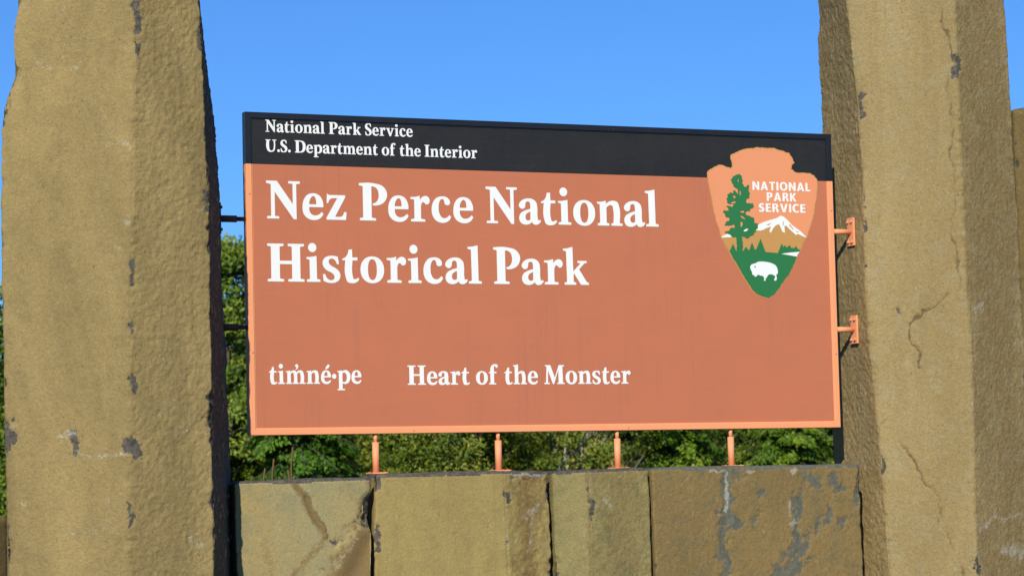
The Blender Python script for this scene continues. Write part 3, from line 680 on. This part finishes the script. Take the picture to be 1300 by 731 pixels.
# ------------------------------------------------------------------ the sign
SX, SZ, FW, SPLIT = 1.281, .610, .027, .413
sign = empty('park_entrance_sign', (0, 0, Z0))
tag(sign, 'large brown park sign with black header, white lettering and arrowhead emblem above the stone wall', 'sign')
bm = bmesh.new(); add_box(bm, (0, YP+.006, (-SZ+FW+SPLIT)/2-.001), (2*(SX-FW)+.006, .012, SPLIT+SZ-FW+.002)); panel = obj('panel', bm_mesh('panel', bm), M_PANEL, sign)
bm = bmesh.new(); add_box(bm, (0, YP+.006, (SZ-FW+SPLIT)/2+.001), (2*(SX-FW)+.006, .012, SZ-FW-SPLIT-.0006)); head = obj('header_panel', bm_mesh('header_panel', bm), M_HEAD, sign)
head['label'] = 'black header strip across the top'
PROF = [(0, .036), (0, .0016), (.0016, 0), (.0215, 0), (.0225, .001), (.0235, .0045), (FW, .0045), (FW, .036)]
def sweep(bm, path):
    rings = []
    n = len(path)
    for i, (x, z) in enumerate(path):
        vs = []
        dx = -1 if x > 0 else 1
        corner = 0 < i < n-1
        for d, y in PROF:
            vs.append(bm.verts.new((x+dx*d, y, z+((-1 if z > 0 else 1)*d if corner else 0))))
        rings.append(vs)
    k = len(PROF)
    for a, b in zip(rings[:-1], rings[1:]):
        for i in range(k): bm.faces.new((a[i], a[(i+1) % k], b[(i+1) % k], b[i]))
    bm.faces.new(rings[0]); bm.faces.new(rings[-1][::-1])
bm = bmesh.new(); sweep(bm, [(-SX, SPLIT+.0005), (-SX, SZ), (SX, SZ), (SX, SPLIT+.0005)]); fr = obj('frame', bm_mesh('frame', bm), M_FRAMEB, sign); fr['label'] = 'black upper frame around the header'
bm = bmesh.new(); sweep(bm, [(-SX, SPLIT-.0005), (-SX, -SZ), (SX, -SZ), (SX, SPLIT-.0005)]); fr2 = obj('frame', bm_mesh('frame', bm), M_FRAMEO, sign); fr2['label'] = 'light orange lower frame'
for (x, z) in [(-1.269, .299), (-1.266, -.299), (-.623, -.599), (.30, -.5985), (1.270, -.306), (1.270, .291)]:
    bm = bmesh.new(); add_dome(bm, (x, 0, z), (0, -1, 0), .0042, .0026); obj('screw', bm_mesh('screw', bm), M_BOLT, sign)
for (x, z) in [(-.632, .598), (.273, .597)]:
    bm = bmesh.new(); add_dome(bm, (x, 0, z), (0, -1, 0), .0042, .0028); obj('screw', bm_mesh('screw', bm), M_FRAMEB, sign)

YT = YP-.0010
CAP = .1436
l = text_at('title_lettering', 'Nez Perce National', [-1.2004, -1.0559, -.9605, -.8251, -.7061, -.6136, -.5253, -.4338, -.2949, -.1531, -.0571, .0175, .0832, .1894, .3095, .4050],
        [.94, .584, .575, .80, .582, .56, .567, .582, .935, .657, .478, .388, .674, .777, .653, .408], .2073, CAP, YT, sign)
l['label'] = 'white serif lettering reading Nez Perce National'
l = text_at('title_lettering', 'Historical Park', [-1.1999, -1.0439, -.9792, -.8988, -.8256, -.7172, -.6288, -.5652, -.4731, -.3776, -.2686, -.1472, -.0503, .0336],
        [1.021, .38, .495, .472, .677, .558, .38, .569, .652, .40, .80, .652, .566, .771], -.0312, CAP, YT, sign)
l['label'] = 'white serif lettering reading Historical Park'
l = text_fit('place_lettering', 'tiwn\u00e9\u00b7pe', SER, -1.2015, -.8306, -.4180, .0735, YT, sign); l['label'] = 'white serif lettering of the native place name'
l = text_fit('place_lettering', 'Heart of the Monster', SER, -.6404, .3182, -.4240, .0745, YT, sign); l['label'] = 'white serif lettering reading Heart of the Monster'
l = text_fit('agency_lettering', 'National Park Service', SER, -1.1996, -.5984, .5369, .0462, YT, sign); l['label'] = 'small white lettering reading National Park Service'
l = text_fit('agency_lettering', 'U.S. Department of the Interior', SER, -1.2000, -.3278, .4613, .0462, YT, sign); l['label'] = 'small white lettering reading U.S. Department of the Interior'

# arrowhead emblem (millimetres on the sign's face)
ARROW = [(805, 455), (809, 474), (803, 492), (803, 509), (825, 519), (856, 532), (893, 539), (935, 545), (978, 543), (1008, 545), (1045, 534), (1081, 525), (1096, 504), (1104, 485), (1092, 476), (1087, 460), (1107, 447), (1140, 445), (1177, 444), (1195, 436), (1209, 420), (1211, 388), (1207, 350), (1196, 307), (1191, 274), (1181, 247), (1168, 214), (1155, 182), (1138, 155), (1124, 128), (1106, 101), (1095, 74), (1073, 36), (1059, 14), (1033, -13), (1012, -39), (990, -63), (958, -80), (931, -74), (902, -62), (878, -41), (861, -14), (838, 17), (820, 49), (798, 80), (779, 112), (761, 143), (745, 169), (739, 201), (726, 233), (717, 269), (710, 306), (703, 349), (697, 380), (692, 412), (693, 438), (715, 452), (745, 467), (767, 467), (787, 459)]
TREE = [(839, 432), (851, 424), (854, 408), (850, 395), (858, 387), (867, 379), (880, 388), (885, 380), (882, 364), (887, 353), (884, 337), (871, 328), (868, 315), (880, 313), (901, 312), (904, 303), (894, 292), (886, 289), (885, 280), (870, 281), (863, 273), (866, 266), (884, 261), (899, 255), (905, 242), (907, 231), (922, 230), (919, 215), (909, 196), (887, 177), (869, 168), (851, 174), (846, 177), (844, 102), (816, 102), (819, 168), (797, 173), (788, 184), (767, 188), (764, 193), (785, 197), (789, 205), (801, 209), (813, 212), (810, 224), (792, 220), (768, 218), (765, 223), (778, 236), (790, 242), (787, 250), (775, 252), (769, 263), (761, 276), (763, 281), (776, 280), (788, 282), (783, 290), (774, 296), (783, 299), (804, 296), (813, 306), (795, 307), (780, 313), (778, 327), (784, 335), (783, 348), (794, 353), (806, 350), (809, 362), (821, 364), (826, 354), (830, 347), (832, 368), (825, 373), (813, 381), (811, 389), (804, 394), (802, 410), (811, 423), (827, 428)]
TH = [[(840, 280), (855, 282), (860, 274), (849, 272), (841, 274)], [(841, 262), (849, 259), (860, 250), (861, 243), (851, 249), (842, 253)], [(839, 237), (848, 234), (850, 225), (845, 215), (839, 214)], [(839, 365), (844, 363), (845, 347), (840, 340)],
      [(805, 341), (818, 343), (820, 334), (813, 330)], [(795, 314), (819, 321), (819, 312), (800, 309)], [(832, 411), (838, 409), (836, 400), (832, 397)]]
SN1 = [(743, 168), (766, 180), (784, 184), (799, 171)]
SN2 = [(912, 202), (924, 225), (949, 236), (979, 245), (1010, 253), (1029, 264), (1043, 260), (1059, 248), (1082, 226), (1124, 199), (1151, 174), (1124, 183), (1109, 190), (1099, 185), (1085, 196), (1064, 213), (1054, 223), (1045, 220), (1047, 193), (1035, 198), (1025, 221), (1018, 229), (1005, 223), (993, 212), (980, 192), (974, 199), (982, 218), (960, 211), (941, 202), (927, 200)]
SN3 = [(852, 199), (864, 206), (875, 206), (866, 197), (854, 195)]
MTN = [(735, 166), (799, 174), (856, 173), (915, 202), (948, 226), (1029, 260), (1082, 218), (1151, 175), (1173, 176), (1190, 100), (740, 80)]
GRN = [(700, 108), (765, 111), (774, 115), (783, 112), (802, 144), (813, 120), (817, 112), (846, 114), (862, 133), (874, 118), (877, 121), (890, 151), (904, 119), (911, 127), (931, 167), (952, 113), (1010, 109), (1020, 129), (1030, 149), (1038, 134), (1045, 142), (1054, 132), (1066, 143), (1078, 128), (1082, 135), (1088, 128), (1096, 140), (1108, 125), (1127, 128), (1180, 110), (1180, -120), (700, -120)]
SN4 = [(1025, 106), (1068, 112), (1128, 117), (1103, 95), (1062, 101)]
BIS = [(881, 57), (893, 63), (902, 65), (914, 71), (933, 73), (957, 71), (981, 66), (999, 56), (1006, 40), (1004, 22), (999, 19), (1001, 8), (997, -4), (989, -4), (990, 3), (994, 12), (985, 18), (970, 21), (961, 18), (954, 8), (948, 2), (947, -5), (940, -5), (942, 2), (936, 13), (924, 15), (912, 18), (907, 13), (900, 10), (894, 16), (887, 19), (886, 28), (880, 39), (878, 49)]
mm = lambda c: [(a/1000, b/1000) for a, b in c]
def jag(c, step, amp, seed):
    r = random.Random(seed); o = []
    for i in range(len(c)):
        a, b = Vector(c[i]), Vector(c[(i+1) % len(c)]); n = max(1, int(round((b-a).length/step))); t = (b-a).normalized()
        for k in range(n):
            p = a.lerp(b, k/n); w = r.uniform(-amp, amp) if k else r.uniform(-amp, amp)*.4
            o.append((p.x+t.y*w, p.y-t.x*w))
    return o
ARROW = jag(ARROW, 9, 1.9, 8)
INS = []                                  # arrow outline moved inward by a few millimetres
for i in range(len(ARROW)):
    a, b, c = Vector(ARROW[i-1]), Vector(ARROW[i]), Vector(ARROW[(i+1) % len(ARROW)])
    t = (c-a).normalized(); INS.append((b.x+t.y*4.5, b.y-t.x*4.5))
arrow_s = mm(ARROW); ins = mm(INS)
em = None
def layer(name, conts, lev, mat, clip=None, parent=None):
    bm = bmesh.new(); fill(bm, conts, YP-.0009-.0005*lev, .0009+.0005*lev, clip); return fin(name, bm, mat, parent)
em = layer('arrowhead_emblem', [arrow_s], 0, M_TAN, None, sign); em['label'] = 'arrowhead emblem with conifer, snowy mountain and white bison'
layer('emblem_sky', [ins], 1, M_ORANGE, None, em)
layer('emblem_mountain', [mm(MTN)], 2, M_TAN, ins, em)
SNR = [[(1066, 226), (1071, 229), (1090, 208), (1087, 206)], [(1040, 240), (1044, 242), (1041, 222), (1037, 224)], [(960, 224), (985, 234), (972, 222)], [(1098, 204), (1116, 196), (1104, 196)]]
layer('emblem_snow', [mm(SN1), mm(SN2)]+[mm(c) for c in SNR], 3, M_WHITE, ins, em)
layer('emblem_meadow', [mm(GRN)], 4, M_GREEN, ins, em)
layer('emblem_lake', [mm(SN4)], 5, M_WHITE, ins, em)
layer('emblem_tree', [mm(jag(TREE, 6, 3.4, 3))]+[mm(h) for h in TH], 5, M_GREEN, ins, em)
layer('emblem_cloud', [mm(SN3)], 6, M_WHITE, None, em)
layer('emblem_bison', [flat([(a/1000, b/1000, True) for a, b in BIS], 3), ell(.9005, .0510, .0032, .0042, 12, 2.0)], 5, M_WHITE, None, em)
for s, a, b, z in (('NATIONAL', .901, 1.174, .3675), ('PARK', .967, 1.107, .3235), ('SERVICE', .928, 1.148, .278)):
    text_fit('emblem_lettering', s, SAN, a, b, z, .0352, YP-.0024, em, gap=17, mat=M_WHITE)['label'] = 'white capitals reading '+s

# posts, rods, brackets
PY = .018
for x in (-.7735, -.2610, .2570, .7710):
    bm = bmesh.new(); add_tube(bm, (x, PY, -.756), (x, PY, -.642), .0132); add_tube(bm, (x, PY, -.6425), (x, PY, -SZ+.002), .0078)
    leg = obj('leg', bm_mesh('leg', bm), M_FRAMEO, sign)
    bm = bmesh.new(); add_box(bm, (x, PY-.01, -.7600), (.062, .080, .006), .001); pl = obj('base_plate', bm_mesh('base_plate', bm), M_FRAMEO, leg)
    for sx in (-.022, .022):
        for sy in (-.032, .022):
            bm = bmesh.new(); add_tube(bm, (x+sx, PY-.01+sy*.9, -.757), (x+sx, PY-.01+sy*.9, -.7545), .0038, n=6); obj('bolt', bm_mesh('bolt', bm), M_BOLT, leg)
for s, xs_ in ((-1, 1.392), (1, 1.377)):
    for z in (.204, -.204):
        mat = M_RODSHADE if s < 0 else M_FRAMEO
        bm = bmesh.new()
        if s < 0:
            add_tube(bm, (s*(SX-.002), PY, z), (s*1.318, PY, z), .0085); add_tube(bm, (s*1.316, PY, z), (s*xs_, PY, z), .0130)
        else:
            add_tube(bm, (s*(SX-.002), PY, z), (s*(xs_-.006), PY, z), .0112)
        br = obj('bracket', bm_mesh('bracket', bm), mat, sign)
        if s < 0: br['label'] = 'rod to the left pillar, its shade painted in dark'
        bm = bmesh.new(); add_box(bm, (s*(xs_-.004), PY, z), (.009, .050, .118), .0015); obj('mounting_plate', bm_mesh('mounting_plate', bm), mat, br)
        for dz in (-.042, .042):
            for dy in (-.014, .014):
                bm = bmesh.new(); add_tube(bm, (s*(xs_-.008), PY+dy, z+dz), (s*(xs_-.016), PY+dy, z+dz), .0062, n=6); obj('bolt', bm_mesh('bolt', bm), mat, br)

# ------------------------------------------------------------------ trees
def leaf_mat(name, c1, c2, c3, trans=.35):
    t = NT(name)
    at = t.new('ShaderNodeAttribute', attribute_name='tint')
    c = t.ramp(at.outputs['Fac'], [(0.0, c1), (.55, c2), (1.0, c3)])
    t.l.new(c, t.b.inputs['Base Color']); t.b.inputs['Roughness'].default_value = .5; t.b.inputs['Specular IOR Level'].default_value = .3
    tr = t.new('ShaderNodeBsdfTranslucent'); t.l.new(c, tr.inputs[0])
    mx = t.new('ShaderNodeMixShader'); mx.inputs[0].default_value = trans
    t.l.new(t.b.outputs[0], mx.inputs[1]); t.l.new(tr.outputs[0], mx.inputs[2])
    t.l.new(mx.outputs[0], t.n['Material Output'].inputs[0]); return t.m
def bark_mat(name, a, b):
    t = NT(name); p = t.pos()
    mp = t.new('ShaderNodeMapping'); mp.inputs['Scale'].default_value = (1, 1, .25); t.l.new(p, mp.inputs[0])
    n = t.noise(22, 4, .65, mp.outputs[0])
    return t.out(t.mix(n, a, b), .9, t.bump(n, .8, .02), .1)
L_YG = leaf_mat('leaves_yellow_green', (.06, .115, .010), (.17, .26, .020), (.42, .42, .06))
L_DK = leaf_mat('leaves_dark_green', (.022, .065, .008), (.08, .18, .014), (.18, .32, .03), .25)
L_MG = leaf_mat('leaves_mid_green', (.05, .115, .010), (.15, .26, .016), (.30, .39, .035), .3)
L_OL = leaf_mat('leaves_olive', (.065, .11, .012), (.185, .24, .022), (.44, .38, .06))
BARK = bark_mat('grey_bark', (.07, .055, .04), (.15, .125, .10)); BARKW = bark_mat('pale_bark', (.30, .28, .25), (.52, .50, .46))

def leaves_mesh(name, pos, nrm, lenv, widv, along, tint):
    """diamond leaves folded along the midrib"""
    n = len(pos)
    nrm = nrm/np.linalg.norm(nrm, axis=1)[:, None]
    a = along-nrm*np.sum(along*nrm, 1)[:, None]; a /= np.maximum(np.linalg.norm(a, axis=1), 1e-6)[:, None]
    s = np.cross(nrm, a)
    L = lenv[:, None]; W = widv[:, None]
    v = np.stack([pos-a*L*.5, pos+s*W*.5+a*L*.05-nrm*W*.12, pos+a*L*.5-nrm*L*.12, pos-s*W*.5+a*L*.05-nrm*W*.12], 1).reshape(-1, 3)
    f = np.arange(4*n).reshape(n, 4)
    me = np_mesh(name, v, [f], smooth=False)
    at = me.attributes.new('tint', 'FLOAT', 'POINT'); at.data.foreach_set('value', np.repeat(tint, 4).astype(np.float32))
    return me
def limb(bm, pts, r0, r1, n=7):
    prev = None
    for i, p in enumerate(pts):
        t = i/(len(pts)-1); r = r0*(1-t)+r1*t
        d = (Vector(pts[min(i+1, len(pts)-1)])-Vector(pts[max(i-1, 0)])).normalized(); x = d.orthogonal().normalized(); y = d.cross(x)
        ring = [bm.verts.new(Vector(p)+(x*math.cos(2*math.pi*k/n)+y*math.sin(2*math.pi*k/n))*r) for k in range(n)]
        if prev:
            for k in range(n):
                f = bm.faces.new((prev[k], prev[(k+1) % n], ring[(k+1) % n], ring[k])); f.smooth = True
        prev = ring
    bm.faces.new(prev)
def broad_tree(name, H, W, seed, leafmat, bark, nclump=230, per=110, leaf=.085, bare=False):
    rng = np.random.default_rng(seed); rnd = random.Random(seed)
    root = empty(name)
    bm = bmesh.new(); tips = []
    stems = 3 if not bare else 4
    for s in range(stems):
        a = 2*math.pi*s/stems+rnd.random(); lean = W*.16*rnd.uniform(.5, 1.3)
        pts = [(math.cos(a)*.12*k*.3+math.cos(a)*lean*(k/6)**1.3+rnd.uniform(-.05, .05)*k*.4, math.sin(a)*.12*k*.3+math.sin(a)*lean*(k/6)**1.3+rnd.uniform(-.05, .05)*k*.4, H*.93*k/6-.2*(k == 0)) for k in range(7)]
        limb(bm, pts, .085*(H/7)*(.75 if bare else 1), .012)
        nb = 16 if bare else 12
        for b in range(nb):
            t = rnd.uniform(.12, .97); i = min(int(t*6), 5); fr = t*6-i
            p = Vector(pts[i]).lerp(Vector(pts[i+1]), fr); aa = rnd.uniform(0, 6.28); ln = W*.42*(1.1-t*.75)*rnd.uniform(.6, 1.1)
            q = [p+Vector((math.cos(aa)*ln*u, math.sin(aa)*ln*u, ln*(.55*u+.25*u*u)))+Vector((rnd.uniform(-.07, .07), rnd.uniform(-.07, .07), rnd.uniform(-.05, .05)))*(u > 0) for u in (0, .3, .6, 1)]
            limb(bm, q, .017 if bare else .03, .004, 5); tips.append(q[-1])
            if bare:
                for _ in range(4):
                    k = rnd.choice((1, 2)); d = Vector((rnd.uniform(-1, 1), rnd.uniform(-1, 1), rnd.uniform(.2, 1.2))).normalized()*rnd.uniform(.3, .8)
                    limb(bm, [q[k], q[k]+d*.5+Vector((rnd.uniform(-.05, .05),)*3), q[k]+d], .007, .003, 4)
    obj('trunk', bm_mesh('trunk', bm), bark, root)
    # clumps through the crown's volume, denser towards the shell
    c = []
    while len(c) < nclump:
        z = rng.uniform(.03, 1.0); prof = (min(1, (z+.12)/.35)**.6)*(1-max(0, (z-.45)/.55)**2.0)**.5
        lobes = 1+.22*math.sin(z*9+seed)
        th = rng.uniform(0, 2*math.pi); r = W*.5*prof*lobes*(1+.18*math.sin(3*th+z*7+seed))*rng.uniform(.25, 1)**.45
        c.append((r*math.cos(th), r*math.sin(th), z*H*.96+.1, th))
    c = np.array(c); cr = rng.uniform(.26, .60, nclump)*W/4.5
    ii = np.repeat(np.arange(nclump), per); n = len(ii)
    off = rng.normal(0, .5, (n, 3)); off /= np.maximum(1, np.linalg.norm(off, axis=1))[:, None]
    off[:, 2] *= .55
    pos = c[ii, :3]+off*cr[ii][:, None]
    pos[:, 2] -= .18*np.hypot(off[:, 0], off[:, 1])*cr[ii]
    out = np.stack([np.cos(c[ii, 3]), np.sin(c[ii, 3]), np.full(n, .7)], 1)
    nrm = out*.7+off*.5+rng.normal(0, .55, (n, 3))
    tint = np.clip(.42+rng.normal(0, .16, nclump)[ii]+rng.normal(0, .17, n)+(rng.random(n) > .94)*.4, 0, 1)
    pos[:, 2] = np.maximum(pos[:, 2], .03)
    obj('crown', leaves_mesh('crown', pos, nrm, rng.uniform(.7, 1.35, n)*leaf, rng.uniform(.45, .85, n)*leaf, rng.normal(0, 1, (n, 3))+np.array([0, 0, -.6]), tint), leafmat, root)
    return root
def layered_tree(name, H, W, seed, leafmat, bark, tiers=22, leaf=.11):
    """drooping boughs in layers"""
    rng = np.random.default_rng(seed); rnd = random.Random(seed)
    root = empty(name); bm = bmesh.new()
    tp = [(.05*math.sin(k), .04*math.cos(k*1.7), H*k/8-.2*(k == 0)) for k in range(9)]
    limb(bm, tp, .11*H/7, .01)
    P = []; Nn = []; Al = []; Tn = []
    for ti in range(tiers):
        z = H*(.04+.95*ti/tiers); rr = W*.5*(1-.88*(ti/tiers)**1.15)
        for b in range(rnd.randint(6, 9)):
            a = rnd.uniform(0, 6.283); ln = rr*rnd.uniform(.65, 1.12); zz = z+rnd.uniform(-.15, .15)
            dx, dy = math.cos(a), math.sin(a); up = rnd.uniform(.0, .22)
            ctrl = [(dx*ln*u, dy*ln*u, zz+ln*(up*u-.38*u*u)) for u in (0, .25, .5, .75, 1)]
            limb(bm, ctrl, .022, .004, 4)
            m = int(200*ln/1.5)+40
            u = rng.uniform(.12, 1.0, m)**.75
            w = (1-u)*.42*ln*.9+.10
            sd = rng.uniform(-1, 1, m)*w
            px = dx*ln*u-dy*sd; py = dy*ln*u+dx*sd; pz = zz+ln*(up*u-.38*u*u)-.32*np.abs(sd)-rng.uniform(0, .13, m)
            P.append(np.stack([px, py, pz], 1))
            Nn.append(np.stack([dx*.45+rng.normal(0, .35, m), dy*.45+rng.normal(0, .35, m), .8+rng.normal(0, .3, m)], 1))
            Al.append(np.stack([dx-dy*np.sign(sd)*.9, dy+dx*np.sign(sd)*.9, np.full(m, -.55)], 1)+rng.normal(0, .3, (m, 3)))
            Tn.append(np.clip(.40+rng.normal(0, .15)+.25*(u-.5)*.8+rng.normal(0, .14, m), 0, 1))
    obj('trunk', bm_mesh('trunk', bm), bark, root)
    P, Nn, Al, Tn = map(np.concatenate, (P, Nn, Al, Tn)); n = len(P); P[:, 2] = np.maximum(P[:, 2], .03)
    obj('crown', leaves_mesh('crown', P, Nn, rng.uniform(.7, 1.4, n)*leaf, rng.uniform(.35, .6, n)*leaf, Al, Tn), leafmat, root)
    return root
def copy_thing(r):
    c = r.copy(); link(c)
    for ch in r.children:
        k = ch.copy(); link(k); k.parent = c
    return c
PROTO = {
 'tall': broad_tree('leafy_tree', 7.0, 4.6, 5, L_YG, BARK, 360, 130, .10),
 'olive': broad_tree('leafy_shrub', 5.0, 4.2, 8, L_OL, BARK, 330, 130, .088),
 'twig': broad_tree('twiggy_shrub', 5.2, 4.4, 13, L_OL, BARKW, 230, 110, .10, bare=True),
 'layer': layered_tree('drooping_tree', 6.5, 4.6, 17, L_MG, BARK, 30, .125),
 'conifer': layered_tree('evergreen_tree', 6.2, 4.0, 23, L_DK, BARK, 32, .115),
}
used = set()
def plant(kind, x, y, s, rot, label, group):
    r = PROTO[kind]
    if kind in used: r = copy_thing(r)
    used.add(kind)
    r.location = (x, y, float(ground_z(np.array([x]), np.array([y]))[0])); r.rotation_euler = (0, 0, rot); r.scale = (s, s, s)
    return tag(r, label, 'tree' if kind in ('tall', 'layer', 'conifer') else 'shrub', group)
GR = 'trees and shrubs behind the sign'
plant('tall', 13.6, 46.8, 1.08, .4, 'yellow green leafy tree rising in the gap between the left pillar and the sign', GR)
plant('conifer', 13.6, 41.6, 1.0, 1.1, 'dark evergreen with drooping boughs behind the leftmost post', GR)
plant('olive', 17.6, 42.5, .92, 2.2, 'olive leafy shrub between the first and second posts', GR)
plant('twig', 20.2, 42.6, .95, .3, 'twiggy shrub with pale bare branches right of the second post', GR)
plant('layer', 23.0, 43.2, .92, 2.9, 'mid green tree with drooping layered boughs behind the third post', GR)
plant('layer', 26.2, 43.6, .85, 5.1, 'mid green layered tree next to the right pillar, behind the fourth post', GR)
plant('tall', 7.2, 45.5, 1.0, 2.6, 'yellow green leafy tree showing past the far left edge of the left pillar', GR)
for k, (kind, x, y, s) in enumerate([('tall', 17.0, 50.5, .95), ('tall', 21.4, 51, .92), ('layer', 19.0, 47.0, .95), ('olive', 24.6, 48.5, 1.15), ('tall', 28.6, 50, .9), ('olive', 10.4, 47.5, 1.15), ('layer', 29.8, 46.5, .9), ('conifer', 4.2, 48, 1.0), ('layer', 14.6, 49.5, 1.0)]):
    plant(kind, x, y, s, k*1.3, {'tall': 'leafy tree of the second row, mostly hidden behind the nearer shrubs', 'layer': 'layered green tree of the second row, mostly hidden behind the nearer shrubs',
          'olive': 'olive shrub of the second row, mostly hidden behind the nearer trees', 'conifer': 'dark evergreen of the second row, hidden behind the left pillar'}[kind], GR)

# dry stalks standing just behind the wall
weed = bmesh.new(); rw = random.Random(4)
for (x, h, b) in [(.20, 1.815, -.02), (.28, 1.875, .008), (.127, 1.765, .0), (.253, 1.755, .01)]:
    pts = [(x+b*u+rw.uniform(-.009, .009), 4.0+rw.uniform(-.008, .008), h*u-.05*(u == 0)) for u in (0, .2, .4, .6, .8, .86, .91, .95, 1)]
    limb(weed, pts, .0085, .0045, 6)
    for _ in range(3):
        u = rw.uniform(.55, .9); p = Vector((x+b*u, 4.0, h*u)); limb(weed, [p, p+Vector((rw.uniform(-.03, .03), rw.uniform(-.02, .02), .05)), p+Vector((rw.uniform(-.04, .04), rw.uniform(-.03, .03), .11))], .003, .0015, 5)
t = NT('dry_stalk'); M_DRY = t.out(t.mix(t.noise(40, 3, .6, t.pos()), (.10, .055, .022), (.20, .12, .05)), .9, None, .1)
wo = obj('dry_weed', bm_mesh('dry_weed', weed), M_DRY)
tag(wo, 'thin brown dry weed stalks poking above the leftmost wall block', 'weed')
